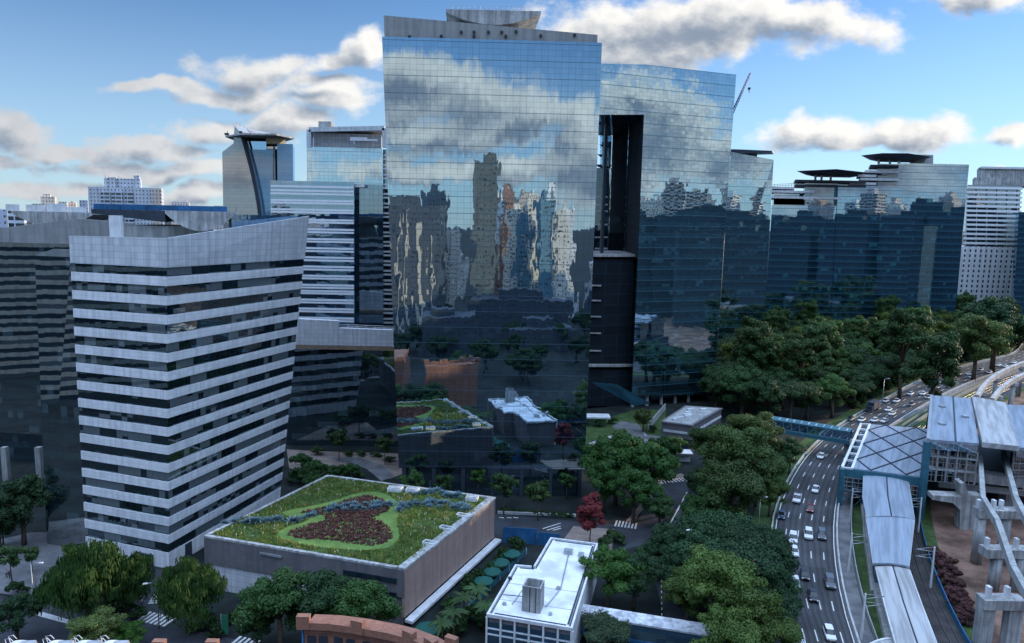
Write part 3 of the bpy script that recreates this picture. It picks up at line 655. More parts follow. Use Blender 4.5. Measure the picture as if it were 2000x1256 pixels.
b = MB(); ext(b, [backC(1130, 800, 5), backC(1238, 800, 5), backC(1236, 728, 5), backC(1130, 728, 5)], bk * .6); b.build('slot_base', M['dark_void'], tC)
b = MB(); pa = [onC(1140, 738) , onC(1185, 742), onC(1250, 778), onC(1220, 782)]; b.hull([p - nC.cross(Vector((0, 0, 1))) * -7 - Vector((0, 0, .4)) for p in pa][::-1], [p - nC.cross(Vector((0, 0, 1))) * -7 for p in pa][::-1]); b.build('entrance_canopy', M['teal_metal'], tC)
for x in (1236, 1264, 1292, 1319, 1345):
    p = onC(x, 810); z = onC(x, 772).z; b = MB(); b.box((p.x, p.y + 2, 0), (1.1, 1.1, z)); b.build('column', M['concrete_pale'], tC)
b = MB(); p0, p1 = PC0 + nC.cross(Vector((0, 0, 1))) * -6, PC1 + nC.cross(Vector((0, 0, 1))) * -6; b.hull([at_z(p, 0) for p in (p0, p1, p1 + bk * .7, p0 + bk * .7)], [at_z(p, q[1].z - .1) for p in (p0, p1, p1 + bk * .7, p0 + bk * .7)]); b.build('lobby_glass', M['glass_dark'], tC)
# tower with balconies glimpsed through the slot
tS = thing('balcony_tower', 'dark tower with stepped balcony slabs glimpsed through the slot of the portal tower', 'tower', W(1180, 700, 345))
b = MB(); block(b, [at_z(W(1140, 700, 345), 0), at_z(W(1191, 700, 345), 0)], [W(1140, 328, 345), W(1191, 328, 345)], 30); b.build('facade', M['glass_dark'], tS)
for i, y in enumerate((326, 306, 287, 266, 246)):
    b = MB(); p, p2 = W(1168 + i * 4, y, 341), W(1192, y, 341); b.hull([p, p2, p2 + Vector((2, 12, 0)), p + Vector((4, 12, 0))], [v + Vector((0, 0, 1.1)) + (Vector((-1.4, 0, 0)) if k in (0, 3) else Vector()) for k, v in enumerate((p, p2, p2 + Vector((2, 12, 0)), p + Vector((4, 12, 0))))]); b.build('balcony_slab', M['dark_metal'], tS)
    if i < 4:
        b = MB(); p = W(1183, y, 343); b.box(p, (4.5, 8, 4.6)); b.build('balcony_glass', M['glass_e'], tS)
for i, y in enumerate((386, 401, 414, 440, 465, 487)):
    b = MB(); p, p2 = W(1162, y, 344.4), W(1187, y, 344.4); b.hull([p, p2, p2 + Vector((0, .5, 0)), p + Vector((0, .5, 0))], [v + Vector((0, 0, .7)) for v in (p, p2, p2 + Vector((0, .5, 0)), p + Vector((0, .5, 0)))]); b.build('floor_edge', M['white'], tS)
# ================================================================ slim tower (D)
DD = 372
tD = thing('slim_tower', 'slim green mirror tower with a dark wedge canopy on top, right of the portal tower', 'office tower', at_z(W(1450, 700, DD), 0))
lo = [at_z(W(1392, 700, DD), 0), at_z(W(1489, 700, DD + 4), 0)]
b = MB(); u = [W(1428, 297, DD), W(1511, 312, DD + 4)]; block(b, lo, u, 40, .9); b.build('curtain_wall', M['glass_c'], tD)
b = MB(); r_ = [W(1415, 289, DD + 2), W(1437, 300.5, DD + 1), W(1508, 294.5, DD + 5), W(1512, 292, DD + 16), W(1415, 288, DD + 30)]
z_ = r_[2].z; b.hull([at_z(p, z_ - (2.4 if i == 1 else .7)) for i, p in enumerate(r_)], [at_z(p, z_) for p in r_]); b.build('helipad_canopy', M['dark_metal'], tD)
b = MB(); p = W(1452, 297, DD + 14); b.box(at_z(p, u[1].z - 1), (12, 8, z_ - u[1].z)); b.build('helipad_stem', M['concrete'], tD)
# ================================================================ stepped glass complex (E)
def slab(parent, name, x0, x1, y, D, th, depth, m, z=None):
    a, c = W(x0, y, D), W(x1, y, D); a.z = c.z = (a.z + c.z) / 2
    b = MB(); block(b, [a - Vector((0, 0, th)), c - Vector((0, 0, th))], [a, c], depth); return b.build(name, m, parent)
def glassbox(parent, name, x0, x1, y0, y1, D, depth, m, x0b=None, x1b=None, D2=None, zb=0):
    D2 = D if D2 is None else D2
    lo = [at_z(W(x0b if x0b else x0, y1, D), zb), at_z(W(x1b if x1b else x1, y1, D2), zb)]; u = [W(x0, y0, D), W(x1, y0, D2)]
    z = (u[0].z + u[1].z) / 2; u[0].z = u[1].z = z
    lo = [Vector((p.x, p.y, zb)) for p in lo]
    b = MB(); block(b, lo, u, depth); return b.build(name, m, parent)
def canopy(parent, pts, th, m, name='helipad_canopy'):
    """roof wing seen from below: a flat top over a smaller belly"""
    z = sum(p.z for p in pts) / len(pts); c = sum(pts, Vector()) / len(pts)
    b = MB(); b.hull([at_z(c.lerp(p, .62), z - th) for p in pts], [at_z(p, z) for p in pts]); return b.build(name, m, parent)
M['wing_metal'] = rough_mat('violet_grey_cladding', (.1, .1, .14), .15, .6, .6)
E1, E2, E3 = 425, 424.6, 436
tE = thing('terraced_tower', 'low wide teal glass block with stepped terraces and a flat helipad wing', 'office building', at_z(W(1570, 660, E1), 0))
glassbox(tE, 'curtain_wall', 1508, 1655, 401, 660, E1, 45, M['glass_e'], 1490, 1641)
for x0, x1, y in ((1507, 1572, 372), (1507, 1642, 384), (1507, 1552, 365)): slab(tE, 'terrace_slab', x0, x1, y, E1 - .5, 1.3, 30, M['white'])
for x0, x1, y0 in ((1511, 1642, 387), (1511, 1570, 374)): glassbox(tE, 'terrace_wall', x0, x1, y0, 401, E1 + 6, 30, M['concrete_pale'] if y0 > 380 else M['glass_e'], zb=W(1570, 401, E1).z)
glassbox(tE, 'stair_core', 1572, 1636, 358, 401, E1 + 2, 26, M['glass_dark'], zb=W(1570, 401, E1).z + .05)
for x0, x1, y in ((1570, 1590, 372), (1570, 1590, 386), (1553, 1692, 352), (1553, 1692, 361)): slab(tE, 'terrace_slab', x0, x1, y, E1 - .6, 1.3, 22, M['white'] if y > 355 and x0 > 1560 else M['dark_metal'])
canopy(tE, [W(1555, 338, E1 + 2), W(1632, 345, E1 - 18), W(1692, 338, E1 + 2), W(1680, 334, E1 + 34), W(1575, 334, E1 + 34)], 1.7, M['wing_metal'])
for x in (1592, 1622, 1604): b = MB(); p = W(x, 355, E1 + 8); b.box(p, (1, 1, W(x, 341, E1 + 8).z - p.z)); b.build('canopy_post', M['white'], tE)
b = MB()
for k in range(2):
    pa, pb = W(1507, 364 - k * 3, E1 - .3), W(1552, 361 - k * 3, E1 - .3); b.tube([pa, pb], .12, 4)
for i in range(9): pa = W(1507 + i * 5.5, 366, E1 - .3); b.tube([pa, pa + Vector((0, 0, 2.2))], .1, 4)
b.build('terrace_rail', M['steel'], tE)
tE2 = thing('terraced_tower', 'taller stepped teal glass block with helipad wing, left neighbour of the white hotel tower', 'office building', at_z(W(1720, 650, E2), 0))
glassbox(tE2, 'curtain_wall', 1637, 1791, 363, 650, E2, 40, M['glass_e'], 1622, 1765)
glassbox(tE2, 'curtain_wall', 1752, 1893, 320, 640, E3, 44, M['glass_e'], 1735, 1864)
for x0, x1, y in ((1690, 1756, 333), (1680, 1756, 348), (1700, 1756, 322), (1676, 1712, 341), (1660, 1712, 356)): slab(tE2, 'terrace_slab', x0, x1, y, E2 + 2, 1.4, 20, M['white'] if y > 325 else M['dark_metal'])
glassbox(tE2, 'terrace_wall', 1690, 1716, 334, 363, E2 + 10, 12, M['concrete_pale'], zb=W(1700, 363, E2).z + .05)
glassbox(tE2, 'stair_core', 1714, 1754, 320, 363, E2 + 8, 14, M['glass_dark'], zb=W(1700, 363, E2).z + .06)
for y in (338, 350): slab(tE2, 'terrace_slab', 1722, 1738, y, E2 + 5, 1.1, 3, M['white'])
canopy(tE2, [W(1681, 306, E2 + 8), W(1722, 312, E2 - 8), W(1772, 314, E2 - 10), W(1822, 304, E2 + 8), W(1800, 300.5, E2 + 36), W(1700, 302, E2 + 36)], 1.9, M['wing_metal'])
glassbox(tE2, 'roof_house', 1780, 1823, 302, 320, E3 + 12, 16, M['concrete_pale'], zb=W(1800, 320, E3).z + .05)
for x in (1716, 1738, 1756): b = MB(); p = W(x, 320, E2 + 12); b.box(p, (1, 1, W(x, 309, E2 + 12).z - p.z)); b.build('canopy_post', M['white'], tE2)
# ================================================================ white hotel tower and its neighbour
DW = 505
tW = thing('hotel_tower', 'white tower with balcony stripes above and small punched windows below, at the right edge', 'hotel tower', at_z(W(1930, 620, DW), 0))
zc = W(1930, 482, DW).z
glassbox(tW, 'punched_wall', 1873, 1985, 482, 640, DW, 30, M['hotel_wall'], 1862, 1978)
glassbox(tW, 'balcony_core', 1890, 1994, 362, 482, DW + 2.5, 27, M['glass_dark'], 1884, 1988, zb=zc + .05)
for i in range(13):
    y = 365 + i * 9.05; slab(tW, 'balcony_slab', 1888 - i * .5, 1998 - i * .6, y, DW, 1.5, 3.0, M['white_bright'])
for i in range(6):
    b = MB(); p, p2 = W(1886 + i * 20, 480, DW + 1.8), W(1889 + i * 20, 366, DW + 1.8); b.bar(p, p2, .3, .5); b.build('balcony_fin', M['white'], tW)
glassbox(tW, 'roof_block', 1912, 2010, 328, 362, DW + 6, 22, M['concrete_pale'], zb=W(1930, 362, DW).z + .1)
glassbox(tW, 'roof_block', 1903, 1956, 347, 362, DW + 3, 20, M['concrete_pale'], zb=W(1930, 362, DW).z + .1)
slab(tW, 'roof_cap', 1916, 2012, 326, DW + 5, 1.4, 24, M['white'])
tN = thing('glass_tower', 'dark teal glass slab cut off by the right edge, beside the white hotel tower', 'tower', at_z(W(2000, 600, 470), 0))
glassbox(tN, 'facade', 1990, 2080, 415, 640, 470, 30, M['glass_e'], 1978, 2070)
# ================================================================ crane behind the portal tower
tK = thing('crane', 'lattice crane jib rising at a slant above the portal tower roof', 'crane', W(1437, 196, 340))
b = MB(); a, c = W(1424, 230, 340), W(1464, 143, 340)
for o in ((0, 0, 0), (1.3, 0, .6), (.6, 1.2, 0)): b.tube([a + Vector(o), c + Vector(o) * .6], .17, 4)
for i in range(16):
    p, r = a.lerp(c, i / 16), a.lerp(c, (i + 1) / 16); b.tube([p, r + Vector((1.3, 0, .6)) * (1 - i / 40)], .11, 4)
b.build('jib', rough_mat('crane_blue', (.06, .1, .22), .1, 1, .5), tK)
b = MB(); mb0 = at_z(a, 0); 
for o in ((-.9, -.9), (.9, -.9), (.9, .9), (-.9, .9)): b.tube([mb0 + Vector(o + (0,)), mb0 + Vector(o + (a.z + 1,))], .14, 4)
for i in range(int(a.z / 3)): b.tube([mb0 + Vector((-.9, -.9, 3 * i)), mb0 + Vector((.9, -.9, 3 * i + 3))], .08, 4)
b.build('mast', M['steel'], tK)
b = MB(); p = W(1463, 146, 340); e = W(1463.5, 168, 340); b.tube([p, e], .035, 4); b.build('cable', M['dark_metal'], tK)
b = MB(); b.box(e - Vector((0, 0, 1.6)), (1, 1, .9)); b.tube([e - Vector((0, 0, 1.6)), e - Vector((0, 0, 2.6)), e - Vector((-.5, 0, 2.9))], .18, 5); b.build('hook_block', M['dark_metal'], tK)
# ================================================================ far left skyline towers (T1, T2, T2b)
D1 = 430
t1 = thing('fin_tower', 'grey mirror tower with curved dark fin and flat helipad roof in the left distance', 'office tower', at_z(W(500, 430, D1), 0))
zr = W(500, 292, D1).z
glassbox(t1, 'recessed_glass', 470, 533, 292, 470, D1 + 3, 30, M['glass_recess'])
glassbox(t1, 'side_glass', 541, 572, 281, 470, D1 + 1, 34, M['glass_recess'])
b = MB(); L = []
for i in range(13):
    t = i / 12; y = 256 + (470 - 256) * t; x = 467 + 40 * math.sin(t * PI * .5); L.append(W(x, y, D1 - 1))
poly = [W(437, 470, D1 - 1)] + [L[-1]] + L[::-1][1:] + [W(458, 246, D1 - 1), W(456, 280, D1 - 1), W(434, 297, D1 - 1)]
ext(b, poly, Vector((12, 40, 0)) * .8); b.build('front_glass', M['glass_tan'], t1)
b = MB()
for i in range(12):
    p, r = L[i], L[i + 1]; o = Vector((.02, -.5, 0)); w_ = Vector((1.5, 0, 0)); b.face([p + o, r + o, r + o + w_, p + o + w_][::-1]); b.face([p + o + w_, p + w_ + Vector((0, .9, 0)), r + w_ + Vector((0, .9, 0)), r + o + w_])
b.build('curved_fin', M['dark_metal'], t1)
slab(t1, 'fin_wall', 533, 536.5, 285, D1 + 1, W(500, 285, D1).z, 8, M['concrete_pale']); glassbox(t1, 'dark_slot', 534, 541, 294, 470, D1 + 6, 10, M['dark_metal'])
b = MB(); rp = [W(440, 265, D1 + 2), W(470, 266, D1 - 12), W(540, 266, D1 - 14), W(575, 272, D1 + 4), W(545, 262, D1 + 34), W(470, 262, D1 + 34)]
z_ = rp[0].z; b.hull([at_z(p, z_ - .9) for p in rp], [at_z(p, z_) for p in rp]); b.build('helipad_roof', M['concrete_pale'], t1)
b = MB(); rr_ = [W(x, 285, d) for x, d in ((520, D1), (556, D1), (556, D1 + 26), (520, D1 + 26))]; b.hull([at_z(p.lerp(rr_[0], .3), z_ - 4.2) for p in rr_], [at_z(p, z_ - 1) + (p - rr_[0]) * .1 for p in rr_]); b.build('helipad_stem', rough_mat('sunlit_stem_cream', (.55, .47, .34), .1, .5, .8), t1)  # cream tone carries the low sun's warmth under the roof
glassbox(t1, 'roof_glass', 472, 520, 276, 292, D1 + 4, 20, M['glass_blue'], zb=zr + .05)
b = MB()
for i in range(16): p = W(463 + i * 2.6, 262 - (16 - i) * .55, D1 + 10); b.tube([p, p + Vector((0, 0, .4 + (16 - i) * .27))], .22, 4)
b.build('roof_antenna', M['steel'], t1)
b = MB(); p = W(443, 264, D1 + 2); b.box(p, (2.2, 1.5, 1.2)); b.tube([p, p + Vector((.6, 0, 2.4))], .18, 4); b.build('wind_gauge', M['dark_metal'], t1)
D2 = 285
t2 = thing('framed_tower', 'pale glass tower with a framed open roof storey, just left of the mirror tower', 'office tower', at_z(W(680, 640, D2), 0))
glassbox(t2, 'curtain_wall', 599, 746, 288, 660, D2, 30, M['glass_b'], 599, 748)
zz = W(680, 286, D2).z
b = MB(); fr_ = [W(605, 288, D2 + 1), W(605, 254, D2 + 1), W(752, 251, D2 + 1), W(752, 288, D2 + 1)]
for i in range(3): b.bar(fr_[i], fr_[i + 1], 3.0, 1.7)
b.build('roof_frame', M['blue_panel'] if False else M['panel'], t2)
glassbox(t2, 'roof_storey', 612, 745, 261, 287, D2 + 4, 20, M['panel'], zb=zz + .05)
slab(t2, 'roof_cap', 606, 751, 252.6, D2 + 3, .8, 26, M['panel'])
b = MB(); p = W(638, 252, D2 + 12); b.box(p, (5, 6, 2.6)); b.box(p + Vector((.4, 0, 0)), (3.6, 4, W(638, 241, D2 + 12).z - p.z)); b.build('roof_house', M['concrete'], t2)
b = MB(); p, r = W(684, 273, D2 + .4), W(737, 274, D2 + .4); b.bar(p, r, 1.0, .7); m_ = W(716, 270, D2 + .4); b.bar(p + Vector((0, 0, .7)), m_, .6, .5); b.bar(W(692, 281, D2 + .4), W(692, 274, D2 + .4), .5, .5); b.build('maintenance_gantry', M['white'], t2)
glassbox(t2, 'side_core', 748, 772, 292, 660, D2 + 3, 24, M['glass_dark'])
for i in range(38):
    y = 302 + i * 9.4 + (i % 2) * -2.2; slab(t2, 'floor_stripe', 747.5, 770, y, D2 + 2.0, .7, .9, M['white_bright'])
D3 = 252
t3 = thing('striped_block', 'blue glass block ruled with paired white stripes, rising behind the banded tower', 'office building', at_z(W(610, 640, D3), 0))
glassbox(t3, 'curtain_wall', 528, 692, 354, 660, D3, 34, M['glass_striped'])
glassbox(t3, 'side_glass', 693, 748, 360, 660, D3 + 4, 26, M['glass_dark'])
slab(t3, 'eaves_canopy', 690, 712, 360, D3 + 1, 1.0, 10, M['white'])
y = 362; k = 0
for a in (363, 371, 377, 390, 395, 408, 413, 427.5, 432.5, 446, 451.5, 465, 470, 483, 488.5, 501, 506.5, 519, 524.5, 537, 542, 555, 560, 566.5, 571, 584, 589, 601.5, 606.5, 619.5, 624.5):
    slab(t3, 'floor_stripe', 528.5, 691, a, D3 - .6, .66, .55, M['white_bright'])
# podium in front of them
D4 = 213
t4 = thing('podium_block', 'dark glass podium block under a white panelled parapet, left of the mirror tower', 'office building', at_z(W(670, 870, D4), 0))
zt4 = W(680, 680, D4).z
glassbox(t4, 'dark_facade', 560, 775, 680, 870, D4 + .5, 32, M['glass_dark'], 560, 788)
slab(t4, 'soffit_trim', 560, 771, 676, D4 - .8, 1.1, 4, M['brown_soffit'])
b = MB(); za = W(680, 675.6, D4 - .9).z
block(b, [at_z(W(560, 676, D4 - .6), za), at_z(W(662, 676, D4 - .6), za)], [W(560, 622, D4 - .6), W(662, 627, D4 - .6)], 2)
block(b, [at_z(W(662.2, 676, D4 - .6), za), at_z(W(768, 676, D4 - .6), za)], [W(662.2, 641, D4 - .6), W(768, 645, D4 - .6)], 2); b.build('parapet', M['panel'], t4)
b = MB(); rr_ = [W(663, 640, D4 + .4), W(767, 644, D4 + .4)]
for hh in (.5, 1.0): b.tube([p + Vector((0, 0, hh)) for p in rr_], .06, 4)
for i in range(7): p = rr_[0].lerp(rr_[1], i / 6); b.tube([p, p + Vector((0, 0, 1))], .05, 4)
b.build('roof_rail', M['white'], t4)
# ================================================================ far skyline on the left
def far_block(x0, x1, y0, D, depth, color, label, name='apartment_block', mat='flat_wall', extras=(), group=None, ybase=470):
    a, c = W(x0, ybase, D), W(x1, ybase, D); t = thing(name, label, 'building', at_z((a + c) / 2, 0), group)
    o = glassbox(t, 'facade', x0, x1, y0, ybase, D, depth, M[mat]); o.color = color; zt = W(x0, y0, D).z
    for ie, (xa, xb, ya) in enumerate(extras):
        b = MB(); p, q_ = W(xa, ya, D + 5 - ie * 1.7), W(xb, ya, D + 5 - ie * 1.7); block(b, [at_z(p, zt), at_z(q_, zt)], [p, at_z(q_, p.z)], depth * .5); e = b.build('roof_house', M['flat_wall'], t); e.color = color
    return t
tf = far_block(172, 315, 366, 620, 40, (.55, .57, .62, 1), 'broad pale apartment block with a raised centre on the left skyline', extras=((203, 274, 348), (262, 272, 343), (210, 226, 346)))
for x0, x1 in ((196, 218), (218, 242), (243, 262)):
    o = glassbox(tf, 'balcony_stack', x0, x1 - 3, 374, 430, 619, 3, M['balcony_wall']); o.color = (.5, .55, .62, 1)
o = glassbox(tf, 'end_wing', 296, 314, 368, 430, 618.4, 30, M['flat_wall']); o.color = (.62, .5, .42, 1)  # warm colour holds the sunlight on the block's right end
b = MB()
for x in (206, 232, 262, 266, 271): p = W(x, 348, 630); b.tube([p, p + Vector((0, 0, 4 + (x % 3)))], .25, 4)
b.build('roof_antenna', M['steel'], tf)
far_block(79, 107, 384, 700, 25, (.75, .62, .5, 1), 'warm lit tower top with a stepped cap on the far left skyline', extras=((84, 98, 379),))
far_block(62, 80, 398, 690, 20, (.6, .55, .5, 1), 'low grey block beside the warm lit tower top')
far_block(-6, 14, 410, 360, 20, (.5, .54, .62, 1), 'pale blue block peeking at the far left edge', extras=((0, 8, 408),))
far_block(15, 46, 412, 340, 20, (.62, .66, .74, 1), 'white ribbed block behind the left helipad', mat='balcony_wall')
far_block(114, 130, 394, 760, 20, (.6, .56, .52, 1), 'small cream block right of the warm lit tower top')
far_block(134, 148, 396, 740, 20, (.75, .6, .5, 1), 'small sunlit block with a domed cap on the skyline', extras=((137, 145, 393),))
far_block(155, 171, 391, 680, 25, (.42, .46, .54, 1), 'grey blue slab left of the broad apartment block')
far_block(334, 369, 395, 800, 25, (.62, .56, .52, 1), 'small tan block with rooftop boxes between broad block and fin tower', extras=((338, 352, 393), (356, 366, 392)))
far_block(418, 436, 402, 640, 25, (.58, .52, .5, 1), 'small pale block touching the left foot of the fin tower')
far_block(380, 417, 407, 900, 25, (.5, .46, .46, 1), 'low hazy block on the skyline left of the fin tower')
# ================================================================ the city behind the viewpoint (it shows mirrored in the glass)
rc = random.Random(11)
def tower(x, y, w, d, h, color, mat='flat_wall', rz=0.0, roof=True, group='apartment towers mirrored in the glass', label='apartment tower across the quarter, showing only mirrored in the glass towers'):
    t = thing('apartment_tower', label, 'apartment tower', (x, y, 0), group, rz)
    b = MB(); b.box((0, 0, 0), (w, d, h)); o = b.build('facade', M[mat], t, world=False); o.color = color
    if roof:
        b = MB(); b.box((rc.uniform(-.15, .15) * w, 0, h), (w * .45, d * .45, rc.uniform(3, 7))); e = b.build('roof_house', M['flat_wall'], t, world=False, uv=True); e.color = color
    return t
ts = tower(-49, -95, 44, 16, 78, (.1, .12, .14, 1), 'flat_wall', label='shaded dark slab with sunlit cream piers, showing mirrored on the left half of the mirror tower', group='mirrored slabs')  # dark colour carries the shade on the slab's front
b = MB()
for x in (-17, -11.5, -4, 1, 9, 16.5): b.box((x, 8.2, 0), (.8 if x != 9 else 3.4, .7, 77 - abs(x)))
b.build('pier', rough_mat('sunlit_pier_cream', (.7, .6, .46), .15, .5, .8), ts, world=False)  # sunlit strips put into the pier colour
tower(-1, -100, 15, 15, 106, (.16, .18, .17, 1)); tower(-33, -130, 14, 14, 88, (.2, .22, .22, 1))
PAL = [(.62, .56, .48, 1), (.7, .66, .6, 1), (.5, .42, .36, 1), (.42, .44, .46, 1), (.72, .7, .68, 1), (.55, .36, .28, 1), (.3, .42, .48, 1)]
for i in range(46):
    x = -420 + i * 24 + rc.uniform(-9, 9); y = rc.choice((-130, -180, -240, -300)) + rc.uniform(-25, 25)
    if -95 < x < 10 and y > -150: continue
    tower(x, y, rc.uniform(14, 24), rc.uniform(13, 22), rc.uniform(40, 96) if -10 < x < 60 else rc.uniform(34, 78), rc.choice(PAL), rc.choice(('flat_wall', 'flat_wall', 'balcony_wall')), rc.uniform(-.3, .3))
# unseen towers added on the right to block the low sun, also mirrored
for i, (x, y, h) in enumerate(((300, 205, 76), (336, 240, 80), (372, 268, 84), (395, 205, 78), (430, 325, 92), (455, 250, 84), (500, 372, 100), (520, 300, 92), (330, 165, 82), (300, 120, 76), (285, 80, 74), (320, 45, 80), (420, 130, 96), (430, 60, 84), (270, 160, 66), (312, 292, 72))):
    tower(x, y, 42, 26, h, (.045, .075, .09, 1), 'flat_wall', .9, group='towers up the river', label='tower added beyond the picture to block the low sun, mirrored in the glass')  # dark teal colour carries the shade of their near walls

tower(-236, 62, 110, 22, 66, (.42, .4, .34, 1), 'band_wall', -.95, group='banded block beyond the left edge', label='banded beige block beyond the left edge, mirrored in the left tower')
for i, (x, y, w_, d, h) in enumerate(((-70, -20, 40, 24, 14), (-20, -30, 30, 22, 20), (30, -40, 36, 20, 12), (70, -20, 30, 24, 16), (-110, 10, 40, 30, 12), (-120, -60, 40, 20, 24), (80, 30, 30, 30, 10), (20, -70, 60, 16, 24), (90, -80, 50, 18, 28))):
    tower(x, y, w_, d, h, (.06, .07, .085, 1) if i % 3 else (.16, .08, .055, 1), 'flat_wall', rc.uniform(-.2, .2), group='low blocks below the viewpoint', label='low block under the viewpoint, showing only mirrored in the glass')

for i in range(16):
    x, y = 400 + (i % 8) * 34 + rc.uniform(-10, 10), -90 + (i // 8) * 90 + (i % 3) * 24
    tower(x, y, rc.uniform(16, 26), rc.uniform(14, 20), rc.uniform(86, 112), rc.choice(((.72, .62, .5, 1), (.75, .7, .64, 1), (.62, .5, .42, 1))), rc.choice(('flat_wall', 'balcony_wall')), -.5, group='towers up the river', label='tower added beyond the picture to block the low sun, mirrored in the glass')

for i in range(13):
    tower(8 + i * 4.6 + rc.uniform(-2, 2), rc.choice((-112, -135, -165)), rc.uniform(6, 10), rc.uniform(9, 13), rc.uniform(60, 98) - abs(i - 4) * 1.6, rc.choice(((.78, .7, .58, 1), (.8, .78, .74, 1), (.34, .2, .15, 1), (.14, .26, .32, 1), (.6, .5, .4, 1))), 'flat_wall', rc.uniform(-.3, .1))

for i, (x, y, h) in enumerate(((288, -20, 50), (300, -62, 52), (318, -100, 54), (296, 22, 50), (330, -140, 58), (345, -180, 60))):  # further unseen towers, added to keep sun off the ground; shade-dark colour
    tower(x, y, 46, 20, h, (.045, .075, .09, 1), 'flat_wall', 1.2, group='towers up the river', label='tower added beyond the picture to block the low sun, mirrored in the glass')
# ================================================================ green roof building
ZG = 10.5
gFL, gFR, gBR, gBL = G(398, 1047, ZG), G(790, 1112, ZG), G(968, 972, ZG), G(640, 928, ZG)
tG = thing('garden_roof_building', 'low stone building with a planted green roof at the foot of the banded tower', 'building', at_z((gFL + gFR) / 2, 0))
def off2(poly, d):                          # shrink a counter-clockwise plan ring by d
    n = len(poly); out = []
    for i in range(n):
        a, b_, c = poly[i - 1], poly[i], poly[(i + 1) % n]
        e1 = (b_ - a).normalized(); e2 = (c - b_).normalized(); n1 = Vector((-e1.y, e1.x, 0)); n2 = Vector((-e2.y, e2.x, 0)); k = (n1 + n2).normalized()
        out.append(b_ + k * (d / max(.3, k.dot(n1))))
    return out
ring = [gFL, gFR, gBR, gBL]
def wall(b, p, q, z0, z1, th, mi=0):
    n = Vector((-(q - p).y, (q - p).x, 0)).normalized() * th
    b.hull([at_z(v, z0) for v in (p, q, q + n, p + n)], [at_z(v, z1) for v in (p, q, q + n, p + n)], mi)
b = MB(); wall(b, gFL, gFR, 5.2, ZG - .3, .5); b.build('front_wall', M['slate_wall'], tG)
b = MB(); i2 = off2(ring, .35); wall(b, i2[0], gFL.lerp(gFR, .62) + (i2[0] - gFL), 0, 5.15, .5); b.build('front_base', M['blue_panel'] if False else M['panel'], tG)
b = MB(); p = gFL.lerp(gFR, .62) + (i2[0] - gFL); wall(b, p, i2[1], 0, 5.15, .5); b.build('front_base', M['slate_wall'], tG)
b = MB(); n_ = Vector(((gFR - gFL).y, -(gFR - gFL).x, 0)).normalized()
p, q_ = gFL.lerp(gFR, .715), gFL.lerp(gFR, .965); b.bar(at_z(p, 8.2) + n_ * .1, at_z(q_, 8.2) + n_ * .1, .3, .9)
p, q_ = gFL.lerp(gFR, .86), gFL.lerp(gFR, .965); b.bar(at_z(p, 5.6) + n_ * .1, at_z(q_, 5.6) + n_ * .1, .3, .9); b.build('window_strip', M['glass_dark'], tG)
b = MB(); p, q_ = gFL.lerp(gFR, .3), gFL.lerp(gFR, .41); b.bar(at_z(p, 9.1) + n_ * .15, at_z(q_, 9.0) + n_ * .15, .35, .35); b.build('wall_lamp', M['steel'], tG)
b = MB(); wall(b, gFR, gBR, 1.6, ZG - .3, .5); b.build('side_wall', M['pink_wall'], tG)
b = MB(); wall(b, i2[1], i2[2], 0, 1.55, .4); b.build('side_base', M['glass_dark'], tG)
b = MB(); n2 = Vector(((gBR - gFR).y, -(gBR - gFR).x, 0)).normalized(); p, q_ = gFR + n2 * .05, gBR + n2 * .05; b.hull([at_z(v, .8) for v in (p, p + n2 * 1.5, q_ + n2 * 1.5, q_)], [at_z(v, 1.3) for v in (p, p + n2 * 1.5, q_ + n2 * 1.5, q_)]); b.build('side_ledge', M['white'], tG)
b = MB(); wall(b, gBR, gBL, 0, ZG - .3, .5); wall(b, gBL, gFL, 0, ZG - .3, .5); b.build('back_wall', M['slate_wall'], tG)
b = MB()
for i in range(4):
    p, q_ = ring[i], ring[(i + 1) % 4]; w_ = 1.5 if i == 1 else .7; d = (q_ - p).normalized(); n = Vector((-d.y, d.x, 0)); e0, e1 = (.05, 0.0) if True else 0
    a, c = p - n * .06, q_ - n * .06
    if i in (0, 2): a, c = a + d * .72 if i == 0 else a + d * 1.5, c - d * (1.5 if i == 0 else .72)
    b.hull([at_z(v, ZG - .28) for v in (a, c, c + n * w_, a + n * w_)], [at_z(v, ZG + .12) for v in (a, c, c + n * w_, a + n * w_)])
b.build('parapet_coping', M['concrete_pale'], tG)
inn = off2(ring, .75); b = MB(); b.hull([at_z(p, ZG - .6) for p in inn], [at_z(p, ZG - .1) for p in inn]); b.build('roof_bed', M['lawn'], tG)
rg = random.Random(3)
def on_roof(u, v):
    a = inn[0].lerp(inn[1], u); c = inn[3].lerp(inn[2], u); return a.lerp(c, v)
def pip(p, poly):
    r = False; n = len(poly)
    for i in range(n):
        a, c = poly[i], poly[i - 1]
        if (a.y > p.y) != (c.y > p.y) and p.x < (c.x - a.x) * (p.y - a.y) / (c.y - a.y) + a.x: r = not r
    return r
def smooth_ring(px, z, k=4):
    P_ = [G(x, y, z) for x, y in px]
    for _ in range(k): P_ = [v for i in range(len(P_)) for v in (P_[i - 1].lerp(P_[i], .75), P_[i].lerp(P_[(i + 1) % len(P_)], .25))] if _ < 3 else P_
    return P_
bed1 = smooth_ring([(582, 1000), (640, 990), (700, 968), (735, 968), (766, 988), (748, 1004), (722, 1010), (756, 1022), (770, 1050), (740, 1066), (700, 1064), (650, 1054), (570, 1052), (556, 1040), (610, 1022), (640, 1016), (632, 1006), (600, 1004)], ZG)
bed0 = smooth_ring([(545, 998), (640, 982), (700, 960), (750, 960), (786, 985), (772, 1018), (786, 1052), (752, 1074), (690, 1074), (600, 1066), (535, 1050), (550, 1030), (606, 1016), (600, 1010), (560, 1008)], ZG)
